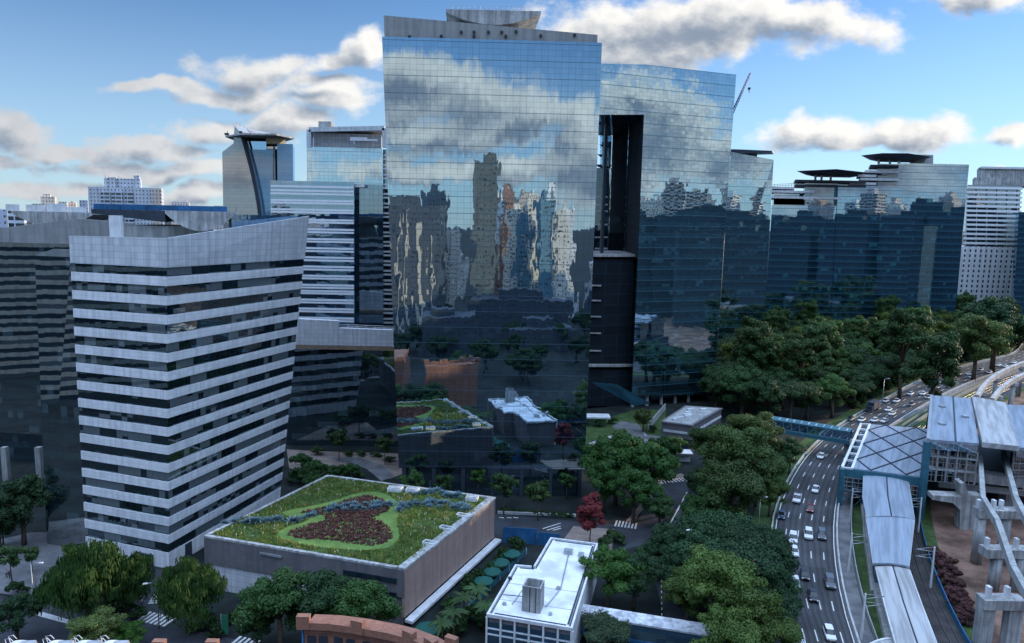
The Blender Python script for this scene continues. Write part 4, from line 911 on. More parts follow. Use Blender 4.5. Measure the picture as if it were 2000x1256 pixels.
b = MB(); b.face([at_z(p, ZG - .06) for p in bed0]); o = b.build('clipped_lawn', rough_mat('clipped_lawn', (.12, .2, .05), .2, .5, .95, fine=.25), tG)
if o.data.polygons[0].normal.z < 0: o.data.flip_normals()
def blades(name, label, pts, mat, h, w, n, cat=None, lean=.5, z=ZG - .1):
    b = MB()
    for p in pts:
        for _ in range(n):
            a = rg.uniform(0, 2 * PI); hh = h * rg.uniform(.5, 1.3); q_ = Vector((p.x + rg.uniform(-.25, .25), p.y + rg.uniform(-.25, .25), z)); s_ = Vector((math.cos(a), math.sin(a), 0)) * w * .5; t_ = Vector((math.cos(a + 1.5), math.sin(a + 1.5), 0)) * hh * lean * rg.random() + Vector((0, 0, hh))
            b.face([q_ - s_, q_ + s_, q_ + t_ + s_ * .3, q_ + t_ - s_ * .3])
    o = b.build(name, mat, uv=False); return tag(o, label, cat, kind='stuff')
gp1, gp2 = [], []
while len(gp1) < 5200:
    u, v = rg.random(), rg.random(); p = on_roof(u, v)
    if pip(p, bed0): continue
    if mnoise.noise(Vector((p.x * .22, p.y * .22, 0))) + rg.uniform(-.5, .5) > -.25: gp1.append(p)
gp3 = [p for p in gp1 if mnoise.noise(Vector((p.x * .35 + 9, p.y * .35, 2))) > .12]
blades('tall_grass', 'paler tall seed grass in drifts on the planted roof', gp3, M['grass_tall'], .5, .2, 3, 'grass')
blades('roof_grass', 'tall tufted grass on the planted roof', gp1, M['grass'], .3, .24, 4, 'grass')
while len(gp2) < 2600:
    p = bed1[0].lerp(bed1[0], 0); p = on_roof(rg.random(), rg.random())
    if pip(p, bed1): gp2.append(p)
blades('purple_groundcover', 'wine red ground cover bed shaped like a wave on the planted roof', gp2, M['leaf_purple'], .34, .3, 4, 'ground cover', 1.0)
# pale flower spikes stand in the grass: too many to count
b = MB()
for i in range(170):
    p = on_roof(rg.random(), rg.random())
    if pip(p, bed0): continue
    hh = rg.uniform(.3, .6); b.tube([(p.x, p.y, ZG - .1), (p.x + .06, p.y, ZG + hh)], .02, 3); b.box((p.x + .06, p.y, ZG + hh), (.1, .1, .2))
tag(b.build('flower_spikes', M['flower'], uv=False), 'pale flower spikes dotted through the roof grass', 'flowers', kind='stuff')
# blue agaves in rows
def agave(loc, h):
    b = MB(); r_ = random.Random(5)
    for ring_, (n, el, L) in enumerate(((7, .35, 1), (7, .8, .95), (5, 1.2, .85))):
        for k in range(n):
            a = 2 * PI * k / n + ring_ * .5; d = Vector((math.cos(a) * math.cos(el), math.sin(a) * math.cos(el), math.sin(el))); s_ = Vector((-math.sin(a), math.cos(a), 0)) * .09
            p0, p1, p2 = d * .08, d * .5 * L + Vector((0, 0, .03)), d * L - Vector((0, 0, .08)); b.face([p0 - s_, p0 + s_, p1 + s_ * 1.3, p1 - s_ * 1.3]); b.face([p1 - s_ * 1.3, p1 + s_ * 1.3, p2])
    o = b.build('agave', M['agave'], uv=False); o.location = loc; return o
ag = None
def agave_row(px, n, jit, label, group):
    global ag
    P_ = [G(x, y, ZG) for x, y in px]; L = [0]
    for a, c in zip(P_, P_[1:]): L.append(L[-1] + (c - a).length)
    for i in range(n):
        t = L[-1] * (i + rg.uniform(0, .6)) / n; k = max(j for j in range(len(L)) if L[j] <= t); k = min(k, len(P_) - 2); p = P_[k].lerp(P_[k + 1], (t - L[k]) / (L[k + 1] - L[k])) + Vector((rg.gauss(0, jit), rg.gauss(0, jit * 1.5), -.1))
        s_ = rg.uniform(.8, 1.7)
        if ag is None: ag = agave(p, 1); o = ag
        else: o = ag.copy(); COL.objects.link(o); o.location = p
        o.scale = (s_, s_, s_); o.rotation_euler = (0, 0, rg.uniform(0, 6)); tag(o, label, 'agave', group)
agave_row([(640, 996), (680, 992), (720, 992), (764, 985)], 34, .5, 'blue agave in the row across the wine red bed', 'agaves in the red bed')
agave_row([(440, 1022), (490, 1018), (550, 1018)], 26, .5, 'blue agave in the row near the left edge of the green roof', 'agaves at the left roof edge')
agave_row([(566, 1020), (600, 1012), (614, 1004)], 12, .5, 'blue agave in the short row between left edge and red bed', 'agaves between edge and bed')
agave_row([(780, 992), (815, 985), (860, 985), (920, 995)], 34, .6, 'blue agave in the row right of the wine red bed', 'agaves right of the bed')
agave_row([(800, 965), (850, 962), (905, 972)], 22, .6, 'blue agave in the back row by the roof hatch', 'agaves at the back edge')
# roof lights and hatches along the right parapet
tagn = ('nearest the front corner', 'second from the front corner', 'third from the front corner')
for i, (x, y) in enumerate(((840, 1062), (872, 1033), (905, 1008))):
    p = G(x, y, ZG); t = thing('roof_light', 'framed skylight by the right parapet of the green roof, ' + tagn[i], 'skylight', at_z(p, ZG - .1), 'roof lights on the green roof'); rz = math.atan2((gBR - gFR).y, (gBR - gFR).x) + PI / 2
    b = MB(); wx, wy = 2.7, 1.1
    for cx_, cy_, lx, ly in ((0, wy / 2, wx, .15), (0, -wy / 2, wx, .15), (wx / 2 - .08, 0, .15, wy - .16), (-wx / 2 + .08, 0, .15, wy - .16)):
        v = Matrix.Rotation(rz, 3, 'Z') @ Vector((cx_, cy_, 0)); b.box(v, (lx, ly, .5), rz)
    b.build('frame', M['white'], t, world=False); b = MB(); b.box((0, 0, .1), (wx - .3, wy - .2, .1), rz); b.build('pane', M['glass_dark'], t, world=False)
for (x, y, w_, d_, lab) in ((772, 958, 3.2, 2.0, 'white roof hatch box at the back edge of the green roof'), (806, 960, 2.8, 2.0, 'white louvred unit next to the roof hatch'), (922, 976, 2.6, 2.0, 'flat white cover at the back right corner of the green roof')):
    p = G(x, y, ZG); t = thing('roof_hatch', lab, 'roof hatch', at_z(p, ZG - .1)); b = MB(); b.box((0, 0, 0), (w_, d_, .8), -.15); b.build('curb', M['white'], t, world=False); b = MB(); b.box((0, 0, .81), (w_ * .8, d_ * .8, .12), -.15)
    b.build('lid', M['concrete_pale'], t, world=False)
# ================================================================ white roofed building in front
ZW = 8.0
w0, w1 = G(950, 1200, ZW), G(1118, 1228, ZW)
w2, w3 = G(1168, 1062, ZW), G(1075, 1050, ZW); w4, w5 = G(1042, 1106, ZW), G(1006, 1103, ZW)
tH = thing('white_roof_building', 'low building with flat white roof and boxy chimney at the bottom edge', 'building', at_z((w0 + w1) / 2, 0))
plan = [w0, w1, w2, w3, w4, w5]
b = MB(); ins = off2(plan, .3)
b.hull([at_z(p, 0) for p in ins], [at_z(p, ZW - .55) for p in ins]); b.build('wall', M['slate_wall'], tH)
b = MB(); wall(b, w1, w2, 0, ZW - .45, .28); b.build('side_wall', M['panel_fine'], tH)
b = MB(); b.hull([at_z(p, ZW - .5) for p in off2(plan, .7)], [at_z(p, ZW - .12) for p in off2(plan, .7)]); b.build('roof', M['white_roof'], tH)
b = MB()
for i in range(6):
    p, q_ = plan[i], plan[(i + 1) % 6]; d = (q_ - p).normalized(); wall(b, p + d * .35, q_ - d * (.02 if i in (3,) else 0), ZW - .45 - .001 * i, ZW + .1 - .003 * i, .34)
b.build('parapet', M['white'], tH)
b = MB(); bx = off2(plan, .72)
for i in (0, 2, 4, 1):
    p, q_ = bx[i], bx[(i + 1) % 6]; d = (q_ - p).normalized(); n = Vector((-d.y, d.x, 0)) * .3; b.hull([at_z(v, ZW - .11) for v in (p + d * .4, q_ - d * .4, q_ - d * .4 + n, p + d * .4 + n)], [at_z(v, ZW - .08) for v in (p + d * .4, q_ - d * .4, q_ - d * .4 + n, p + d * .4 + n)])
p, q_ = w0.lerp(w5, .38), w1.lerp(w2, .28); b.bar(at_z(p.lerp(q_, .06), ZW - .08), at_z(p.lerp(q_, .4), ZW - .08), .12, .1)
b.build('roof_gutter', M['dark_metal'], tH)
b = MB(); d = (w1 - w0).normalized(); n = Vector((d.y, -d.x, 0))
for i in range(7):
    p = w0.lerp(w1, i / 6); b.bar(at_z(p + n * -.2, 0), at_z(p + n * -.2, ZW - .55), .3, .4)
for z in (5.6, 4.6, 2.6): b.bar(at_z(w0 + n * -.22, z), at_z(w1 + n * -.22, z), .25, .18)
b.build('window_frame', M['white'], tH)
b = MB(); b.bar(at_z(w0 + d * .3 + n * -.28, 3.4), at_z(w1 - d * .3 + n * -.28, 3.4), .1, 6.6); b.build('window_glass', M['glass_blue'], tH)
cz0 = W(1043, 1188, 118); c0 = G(1041, 1186, ZW); b = MB(); rz = math.atan2(d.y, d.x)
hC = 4.3
for cx_, cy_, lx, ly in ((0, 1.35, 3.0, .25), (0, -1.35, 3.0, .25), (1.38, 0, .25, 2.45), (-1.38, 0, .25, 2.45)):
    v = Matrix.Rotation(rz, 3, 'Z') @ Vector((cx_, cy_, 0)); b.box(at_z(c0 + v, ZW - .1), (lx, ly, hC), rz)
b.build('chimney', M['concrete_pale'], tH)
b = MB()
for k in (-.25, .75): v = Matrix.Rotation(rz, 3, 'Z') @ Vector((k, -1.5, 0)); b.box(at_z(c0 + v, ZW - .1), (.12, .06, hC), rz)
b.box(at_z(c0, ZW + 2.6), (2.4, 2.4, .3), rz); b.build('chimney_joint', M['dark_metal'], tH)
b = MB(); p = c0 + Vector((-.5, 2.0, 0)); b.tube([at_z(p, ZW), at_z(p, ZW + 3.9)], .035, 4); b.tube([at_z(p, ZW + 3.6), at_z(p, ZW + 3.6) + Vector((.7, 0, .2))], .03, 4); b.box(at_z(p, ZW + 3.4), (.3, .2, .6)); b.build('roof_mast', M['white'], tH)
b = MB(); p = G(996, 1130, ZW); b.box(at_z(p, ZW - .1), (.7, .5, .35)); b.build('roof_vent', M['dark_metal'], tH)
for k, (x, y, l_, w_, h_) in enumerate(((1110, 1080, 1.6, 1.1, .8), (1135, 1085, 1.0, 1.0, .6), (1090, 1150, .6, .6, .5), (1075, 1200, .5, .5, .4), (985, 1180, .6, .5, .4))):
    b = MB(); p = G(x, y, ZW); b.box(at_z(p, ZW - .1), (l_, w_, h_), rz); b.build('roof_unit', M['steel'], tH)
b = MB(); b.tube([at_z(G(1110, 1085, ZW), ZW + .05), at_z(G(1095, 1150, ZW), ZW + .05), at_z(G(1066, 1185, ZW), ZW + .05)], .09, 6); b.tube([at_z(G(1000, 1180, ZW), ZW + .03), at_z(G(1022, 1150, ZW), ZW + .03)], .07, 6); b.build('roof_pipe', M['steel'], tH)
b = MB()
for f in (.3, .62): b.bar(at_z(w0.lerp(w5, f).lerp(w1.lerp(w2, f * .6), .04), ZW - .1), at_z(w0.lerp(w5, f).lerp(w1.lerp(w2, f * .6), .96), ZW - .1), .07, .05)
b.build('membrane_seam', M['concrete'], tH)
# ================================================================ brick arcade and plant roof at the bottom edge
tR = thing('brick_building', 'red brick building with a curved crenellated parapet, cut off by the bottom edge', 'building', at_z(G(740, 1225, 18), 0))
arc = [G(x, y, 18) for x, y in ((594, 1206), (645, 1208), (700, 1215), (760, 1226), (800, 1236), (842, 1252), (880, 1275))]
b = MB(); b2 = MB(); b3 = MB()
back_ = [p + Vector((.5, 3.2, 0)) for p in arc]
for p, q_, p2, q2 in zip(arc, arc[1:], back_, back_[1:]): b.hull([at_z(v, 0) for v in (p, q_, q2, p2)], [at_z(v, 16.6) for v in (p, q_, q2, p2)])
b.build('wall', M['brick'], tR)
for k, (p, q_) in enumerate(zip(arc, arc[1:])):
    for f in (.28, .72):
        bw = MB(); c = p.lerp(q_, f); n = Vector(((q_ - p).y, -(q_ - p).x, 0)).normalized(); d = (q_ - p).normalized() * .55; bw.bar(at_z(c - d + n * .05, 14.3), at_z(c + d + n * .05, 14.3), .3, 2.4); bw.build('window', M['dark_metal'], tR)
for p, q_ in zip(arc, arc[1:]):
    n = Vector(((q_ - p).y, -(q_ - p).x, 0)).normalized() * .6
    b2.hull([at_z(v, 16.62) for v in (p + n, q_ + n, q_, p)], [at_z(v, 17.6) for v in (p + n, q_ + n, q_, p)])
b2.build('parapet', M['brick'], tR)
for i, p in enumerate(arc[:6]):
    if i in (0, 2, 4, 5): b3 = MB(); b3.box(at_z(p + Vector((0, -.3, 0)), 16.7), (1.7, .9, 1.8), -.15 * i); b3.build('merlon', M['brick'], tR)
b = MB()
for p, q_ in zip(arc, arc[1:]):
    n = Vector(((q_ - p).y, -(q_ - p).x, 0)).normalized(); b.bar(at_z(p + n * .12, 16.2), at_z(q_ + n * .12, 16.2), .3, .5)
b.build('cornice', rough_mat('brick_cornice', (.2, .1, .075), .2, .6, .85), tR)
b = MB(); p = arc[0] + Vector((-.3, .3, 0)); b.tube([at_z(p, 0), at_z(p, 17.4)], .16, 6); b.build('rain_pipe', M['blue_panel'], tR)
b = MB(); p = G(882, 1248, 18); b.box(at_z(p, 17.4), (1.6, .8, .9), -.5); b.box(at_z(p + Vector((-.8, -.9, 0)), 16.4), (2, 2, 1.0), -.5); b.build('corner_turret', M['brick'], tR)
tQ = thing('plant_roof_building', 'brick roof edge with a row of white ventilators along the lower left picture edge', 'building', at_z(G(200, 1256, 18), 0))
pa, pb = G(-30, 1247, 18), G(432, 1256, 18); pc, pd_ = Vector((pb.x, 60, 18)), Vector((pa.x, 60, 18))
b = MB(); b.hull([at_z(p, 0) for p in (pd_, pc, pb, pa)], [at_z(p, 17.4) for p in (pd_, pc, pb, pa)]); b.build('wall', M['brick'], tQ)
b = MB()
for x in (315, 418): p = G(x, 1252, 18); b.box(at_z(p + Vector((0, -.5, 0)), 17.41), (1.5, .8, 1.0))
b.build('merlon', M['brick'], tQ) if False else None
for x in (315, 418):
    b = MB(); p = G(x, 1252, 18); b.box(at_z(p + Vector((0, -.5, 0)), 17.41), (1.5, .8, 1.0)); b.build('merlon', M['brick'], tQ)
vl = ('leftmost', 'second from left', 'third from left', 'rightmost')
for i, x in enumerate((42, 115, 170, 222)):
    p = G(x, 1247, 19); p = Vector((p.x, p.y - .8, 17.4)); t = thing('roof_ventilator', 'white curved roof ventilator with a railed ladder on the brick roof, ' + vl[i], 'ventilator', p, 'ventilators on the brick roof')
    b = MB()
    rows = [[Vector((-1.5 + 3 * k / 8, yy, .9 + .75 * (1 - (k / 4 - 1) ** 2) * f)) for k in range(9)] for yy, f in ((-1.2, .4), (-.5, 1), (.4, 1), (1.0, .5))]
    b.grid(rows); b.box((0, 0, 0), (2.8, 2.0, .95)); b.build('cowl', M['white'], t, world=False)
    b = MB(); b.box((1.3, 0, .9), (1.8, 1.0, .8), .1, top=(.9, .6)); b.build('louvre_box', M['steel'], t, world=False)
    b = MB()
    for s_ in (-.3, .3): b.tube([(-1.3, s_ + .4, 1.0), (-1.5, s_ + .4, 1.9), (-.9, s_ + .4, 2.05), (-.5, s_ + .4, 1.6)], .06, 4)
    b.build('rail', M['white'], t, world=False)
# ================================================================ pavilion by the forecourt
v0, v1, v2, v3 = G(1290, 823, 8), G(1352, 831, 8), G(1412, 797, 8), G(1338, 792, 8)
tP = thing('pavilion', 'grey two storey pavilion with a pale equipment roof beside the forecourt', 'building', at_z(v0, 0)); rp_ = [v0, v1, v2, v3]
b = MB(); b.hull([at_z(p, 3.2) for p in off2(rp_, .3)], [at_z(p, 7.6) for p in off2(rp_, .3)]); b.build('upper_wall', M['slate_wall'], tP)
b = MB(); b.hull([at_z(p, 0) for p in off2(rp_, 1.2)], [at_z(p, 3.15) for p in off2(rp_, 1.2)]); b.build('ground_floor', M['glass_dark'], tP)
b = MB()
for p, q_ in ((v0, v1), (v1, v2)):
    d = (q_ - p).normalized(); n = Vector((d.y, -d.x, 0)) * -.2; b.bar(at_z(p + d + n, 5.2), at_z(q_ - d + n, 5.2), .3, .7)
b.build('window_strip', M['white'], tP)
b = MB(); b.hull([at_z(p, 7.6) for p in rp_], [at_z(p, 8.0) for p in rp_]); b.build('roof', M['slate_wall'], tP)
b = MB(); q_ = off2(rp_, .8); b.hull([at_z(p, 8.01) for p in q_], [at_z(p, 8.06) for p in q_]); b.build('roof_membrane', M['concrete'], tP)
for i in range(7):
    b = MB(); c = q_[0].lerp(q_[1], .2 + .6 * rg.random()).lerp(q_[3].lerp(q_[2], .2 + .6 * rg.random()), .1 + .12 * i); b.box(at_z(c, 8.07), (rg.uniform(1.2, 3), .9, rg.uniform(.4, 1.0)), .4); b.build('roof_unit', M['white'], tP)
b = MB(); p, r_ = G(1258, 868, 1), G(1292, 820, 1)
wall(b, G(1265, 842, 0), G(1300, 800, 0), 0, 2.4, .3); b.build('garden_wall', M['concrete_pale'], tP)
# kiosk and reception canopy on the forecourt
tk = thing('gatehouse', 'small flat roofed white gatehouse at the corner of the mirror tower forecourt', 'gatehouse', G(1165, 830))
b = MB(); b.box((0, 0, 2.9), (9, 5, .5)); b.build('roof', M['white'], tk, world=False); b = MB(); b.box((0, 0, 0), (6, 3.5, 2.88)); b.build('glass_room', M['glass_dark'], tk, world=False)
tk = thing('gatehouse', 'small white booth under the trees beside the zebra ramp', 'gatehouse', G(1330, 900))
b = MB(); b.box((0, 0, 2.6), (6, 4, .3)); b.build('roof', M['white'], tk, world=False); b = MB(); b.box((0, .5, 0), (5, 2.6, 2.59)); b.build('room', M['panel_fine'], tk, world=False)
# ================================================================ footbridge over the highway
f0, f1 = G(1488, 818, 7.5), G(1662, 846, 7.5); dF = (f1 - f0).normalized(); nF = Vector((-dF.y, dF.x, 0))
tF = thing('footbridge', 'enclosed teal truss footbridge crossing the highway to the station', 'footbridge', at_z(f0, 0))
b = MB(); b.bar(f0 - Vector((0, 0, 2.6)), f1 - Vector((0, 0, 2.6)), 4.4, 1.1); b.build('deck', M['teal_metal'], tF)
b = MB()
for sgn in (-1, 1):
    for z in (-1.9, .6): b.bar(f0 + nF * 2.1 * sgn + Vector((0, 0, z)), f1 + nF * 2.1 * sgn + Vector((0, 0, z)), .22, .22)
    N = 11
    for i in range(N + 1):
        p = f0.lerp(f1, i / N) + nF * 2.1 * sgn; b.bar(p + Vector((0, 0, -1.8)), p + Vector((0, 0, .5)), .16, .16)
        if i < N: r_ = f0.lerp(f1, (i + 1) / N) + nF * 2.1 * sgn; b.bar(p + Vector((0, 0, -1.8)), r_ + Vector((0, 0, .5)), .1, .1)
b.build('truss', rough_mat('bridge_steel', (.11, .23, .27), .2, .6, .5), tF)
b = MB()
for sgn in (-1, 1): b.bar(f0 + nF * 1.95 * sgn + Vector((0, 0, -.7)), f1 + nF * 1.95 * sgn + Vector((0, 0, -.7)), .06, 2.3)
b.build('side_glazing', M['glass_blue'], tF)
b = MB(); b.bar(f0 + Vector((0, 0, .85)), f1 + Vector((0, 0, .85)), 4.6, .18); b.build('roof', M['teal_metal'], tF)
b = MB()
for i in range(12): p = f0.lerp(f1, (i + .5) / 12); b.bar(p - nF * 1.5 + Vector((0, 0, .98)), p + nF * 1.5 + Vector((0, 0, .98)), .16, .06)
b.build('roof_ribs', M['white'], tF)
for t_ in (.04, .97): b = MB(); p = f0.lerp(f1, t_); b.box(at_z(p, 0), (1.2, 1.2, 4.2)); b.build('pier', M['concrete'], tF)
# white topped pedestrian passage at the bottom
tb = thing('covered_walkway', 'covered walkway with a stained white roof along the bottom edge', 'walkway', G(1300, 1230))
k0, k1 = G(1128, 1190, 5), G(1575, 1262, 5); dK = (k1 - k0).normalized(); nK = Vector((-dK.y, dK.x, 0))
b = MB(); b.bar(k0, k1, 3.4, .3); b.build('roof', rough_mat('stained_white_roof', (.6, .62, .66), .45, .5, .75, streak=.3), tb)
b = MB(); b.bar(k0 - nK * 1.5 - Vector((0, 0, 1.5)), k1 - nK * 1.5 - Vector((0, 0, 1.5)), .1, 2.6); b.build('side_glazing', M['glass_blue'], tb)
b = MB(); b.bar(k0 - Vector((0, 0, 3.1)), k1 - Vector((0, 0, 3.1)), 3.4, .5); b.build('deck', M['blue_panel'], tb)
for t_ in (.1, .35, .62): b = MB(); b.box(at_z(k0.lerp(k1, t_), 0), (.8, .8, 1.7)); b.build('pier', M['concrete'], tb)
# blue hoarding at the street
tf_ = thing('hoarding', 'tall blue hoarding closing off the yard behind the white roofed building', 'hoarding', G(1030, 1066))
b = MB(); P_ = [G(982, 1060), G(1048, 1064), G(1092, 1068)]
wall(b, P_[0], P_[1], 0, 3.6, .15); wall(b, P_[1] + Vector((.1, 0, 0)), P_[2], 0, 2.9, .15); b.build('panel_run', M['blue_panel'], tf_)
b = MB()
for i in range(8): p = P_[0].lerp(P_[2], i / 7); b.box(p + Vector((0, .2, 0)), (.12, .12, 2.8))
b.build('post', M['dark_metal'], tf_) if False else None
for i in range(8):
    b = MB(); p = P_[0].lerp(P_[2], i / 7); b.box(p + Vector((0, .2, 0)), (.12, .12, 2.8)); b.build('post', M['dark_metal'], tf_)
tw = thing('garden_fence', 'low teal glass fence along the planted yard beside the stone building', 'fence', G(900, 1200))
b = MB(); wall(b, G(870, 1240), G(1028, 1082), 0, 1.2, .08); b.build('glass_run', M['teal_metal'], tw)
for i in range(9):
    b = MB(); p = G(870, 1240).lerp(G(1028, 1082), i / 8); b.box(p, (.12, .12, 1.35)); b.build('post', M['white'], tw)
tw = thing('retaining_wall', 'long dark planter wall with a hedge in front of the mirror tower', 'wall', G(1050, 998))
b = MB(); wall(b, G(972, 1004), G(1125, 1010), 0, .6, .5); b.build('kerb_wall', M['kerb'], tw)
# umbrellas on the terrace
def umbrella(px, py, r, label):
    p = G(px, py, 2.2); t = thing('parasol', label, 'parasol', at_z(p, 0), 'green parasols in the yard'); b = MB(); n = 8
    q_ = [Vector((math.cos(2 * PI * k / n) * r, math.sin(2 * PI * k / n) * r, 2.1)) for k in range(n)]; a = Vector((0, 0, 3.0))
    for k in range(n): b.face([q_[k], q_[(k + 1) % n], a]); b.face([q_[k] - Vector((0, 0, .25)), q_[(k + 1) % n] - Vector((0, 0, .25)), q_[(k + 1) % n], q_[k]])
    b.build('canopy', rough_mat('green_canvas', (.014, .085, .07), .15, .6, .8), t, world=False, uv=False); b = MB(); b.tube([(0, 0, 0), (0, 0, 2.9)], .05, 6); b.build('pole', M['white'], t, world=False)
for x, y, r, l in ((1000, 1080, 1.9, 'green parasol nearest the blue hoarding'), (978, 1097, 1.9, 'green parasol second from the blue hoarding'), (945, 1133, 1.9, 'green parasol midway along the yard'), (835, 1226, 2.2, 'green parasol at the front corner of the stone building'), (962, 1115, 1.8, 'olive parasol among the green ones in the yard')): umbrella(x, y, r, l)
for x, y, l in ((440, 1225, 'green banner on a post near the front street trees'),):
    t = thing('banner', l, 'banner', G(x, y + 20)); b = MB(); b.box((0, 0, .6), (1.1, .08, 3.4)); b.build('cloth', rough_mat('green_banner', (.03, .17, .1), .1, 1, .7), t, world=False); b = MB(); b.tube([(-.6, 0, 0), (-.6, 0, 4.2)], .05, 6); b.build('pole', M['steel'], t, world=False)
# ================================================================ railway station
ZX = 10.0
sx = [G(1645, 912, ZX), G(1805, 932, ZX), G(1820, 838, ZX), G(1682, 827, ZX)]
tX = thing('station_hall', 'railway station hall with a pale roof crossed by dark diagonal bracing beside the highway', 'station', at_z(sx[0].lerp(sx[1], .5), 0))
def rq(q, u, v): return q[0].lerp(q[1], u).lerp(q[3].lerp(q[2], u), v)
M['roof_blue'] = panel_mat('standing_seam_roof', (.255, .3, .36), 1.4, 60, .08, .8, .04, .45, .3)
M['roof_grey'] = panel_mat('pale_seam_roof', (.42, .42, .42), 1.6, 60, .08, .82, .05, .55, .4)
b = MB(); b.hull([at_z(rq(sx, u, v), ZX - .4) for u, v in ((.13, 0), (1, 0), (1, 1), (.13, 1))], [at_z(rq(sx, u, v), ZX) for u, v in ((.13, 0), (1, 0), (1, 1), (.13, 1))]); rot_uv(b.build('roof', M['roof_blue'], tX), sx[3] - sx[0])
b = MB(); NB = 7
for i in range(NB + 1): b.bar(rq(sx, .0, i / NB) + Vector((0, 0, -.2)), rq(sx, .125, i / NB) + Vector((0, 0, -.2)), .5, .5)
for u in (0.0, .125): b.bar(rq(sx, u, 0) + Vector((0, 0, -.18)), rq(sx, u, 1) + Vector((0, 0, -.18)), .6, .66)
b.build('eaves_frame', M['white'], tX)
b = MB()
NU, NV = 4, 6
for i in range(NV):
    for j in range(NU):
        u0, u1 = .14 + j * .86 / NU, .14 + (j + 1) * .86 / NU; v0_, v1_ = (i / NV, (i + 1) / NV) if (i + j) % 2 else ((i + 1) / NV, i / NV)
        b.bar(rq(sx, u0, v0_) + Vector((0, 0, .12)), rq(sx, u1, v1_) + Vector((0, 0, .12)), .26, .24)
b.build('roof_bracing', M['dark_metal'], tX)
b = MB(); n = Vector(((sx[1] - sx[0]).y, -(sx[1] - sx[0]).x, 0)).normalized()
b.bar(at_z(sx[0], ZX - 1.3) + n * .1, at_z(sx[1], ZX - 1.3) + n * .1, .3, 2.0); b.bar(at_z(sx[0], ZX - 1.3), at_z(sx[3], ZX - 1.3), .3, 2.0); b.build('fascia', M['teal_metal'], tX)
b = MB(); q_ = off2(sx, .9); b.hull([at_z(p, 4.3) for p in q_], [at_z(p, ZX - .45) for p in q_]); b.build('hall_glass', M['glass_dark'], tX)
b = MB(); b.hull([at_z(p, 3.7) for p in sx], [at_z(p, 4.25) for p in sx]); b.build('hall_floor', M['teal_metal'], tX)
for u, v in ((.01, 0), (.35, 0), (.68, 0), (.99, 0), (.01, .5), (.01, .99), (.99, .99)):
    b = MB(); p = rq(sx, u, v); b.box(at_z(p, 0), (.8, .8, 3.69)); b.build('column', M['teal_metal'], tX)
b = MB(); p = sx[0] + n * .3; b.box(at_z(p, 0), (1.0, 1.0, ZX - .5)); b.build('corner_mast', M['teal_metal'], tX)
def steel_grid(b, p, q, z0, z1, nu, nv, w_=.16):
    for i in range(nu + 1): v = p.lerp(q, i / nu); b.bar(at_z(v, z0), at_z(v, z1), w_, w_)
    for k in range(nv + 1): z = z0 + (z1 - z0) * k / nv; b.bar(at_z(p, z), at_z(q, z), w_, w_)
b = MB(); steel_grid(b, sx[0] + n * .5, sx[1] + n * .5, 4.3, ZX - 2.4, 14, 3); steel_grid(b, sx[0] + Vector((-.35, 0, 0)), sx[3] + Vector((-.35, 0, 0)), 4.3, ZX - 2.4, 20, 3); b.build('facade_frame', M['steel'], tX)
b = MB()
for k in range(6):
    v = sx[0].lerp(sx[1], (k + .1) / 6); w2_ = sx[0].lerp(sx[1], (k + 1) / 6); b.bar(at_z(v, .2), at_z(w2_, 3.6), .18, .18); b.bar(at_z(v, 3.6), at_z(w2_, .2), .18, .18)
b.build('substructure_bracing', M['teal_metal'], tX)
# platform canopies
tY = thing('platform_canopy', 'wide blue grey platform canopy running out from the station hall, tapering at its end', 'canopy', G(1735, 1010))
def cano(rows, name_roof, mat, parent, crown_=.5, th=.35):
    b = MB(); R = []
    for l, r in rows: R.append([l.lerp(r, k / 10) + Vector((0, 0, crown_ * (1 - (k / 5 - 1) ** 2))) for k in range(11)])
    b.grid([r_[::-1] for r_ in R], smooth=True); b.grid([[p - Vector((0, 0, th)) for p in r_] for r_ in R], smooth=True)
    for k in (0, 10): 
        for r_, r2 in zip(R, R[1:]): b.face([r_[k], r2[k], r2[k] - Vector((0, 0, th)), r_[k] - Vector((0, 0, th))])
    for r_ in (R[0], R[-1]):
        for k in range(10): b.face([r_[k], r_[k + 1], r_[k + 1] - Vector((0, 0, th)), r_[k] - Vector((0, 0, th))])
    o = b.build(name_roof, mat, parent); rot_uv(o, rows[-1][0] + rows[-1][1] - rows[0][0] - rows[0][1]); return R
c1 = [(G(1686, 926, 8.5), G(1773, 931, 8.5)), (G(1684, 970, 8.4), G(1780, 975, 8.4)), (G(1692, 1010, 8.2), G(1786, 1014, 8.2))]
R = cano(c1, 'upper_roof', M['roof_blue'], tY)
c2 = [(c1[2][0] + Vector((0, 0, -.02)), c1[2][1] + Vector((0, 0, -.02))), (G(1706, 1100, 6.6), G(1775, 1106, 6.6))]
cano(c2, 'lower_roof', M['roof_blue'], tY, .3)
b = MB(); b.tube([r_[5].lerp(r_[6], .2) + Vector((0, 0, .03)) for r_ in R], .14, 4); b.build('ridge_gutter', M['dark_metal'], tY)
b = MB(); b.bar(c1[2][0] + Vector((0, 0, -.1)), c1[2][1] + Vector((0, 0, -.1)), .3, .5)
for k in (0, 1): b.bar(c2[0][k] + Vector((0, 0, -.3)), c2[1][k] + Vector((0, 0, -.3)), .25, .5); b.bar(c1[0][k] + Vector((0, 0, -.3)), c1[2][k] + Vector((0, 0, -.3)), .25, .5)
b.build('eaves_gutter', M['steel'], tY)
b = MB(); poly = [c1[0][0], c2[1][0], c2[1][1], c1[2][1], c1[0][1]]; cc = sum(poly, Vector()) / 5; q_ = [cc.lerp(p, .86) for p in poly]
b.hull([at_z(p, 1.2) for p in q_], [at_z(p, 6.2) for p in q_]); b.build('waiting_hall', M['glass_dark'], tY)
b = MB(); b.hull([at_z(p, 0) for p in poly], [at_z(p, 1.15) for p in poly]); b.build('platform', M['concrete'], tY)
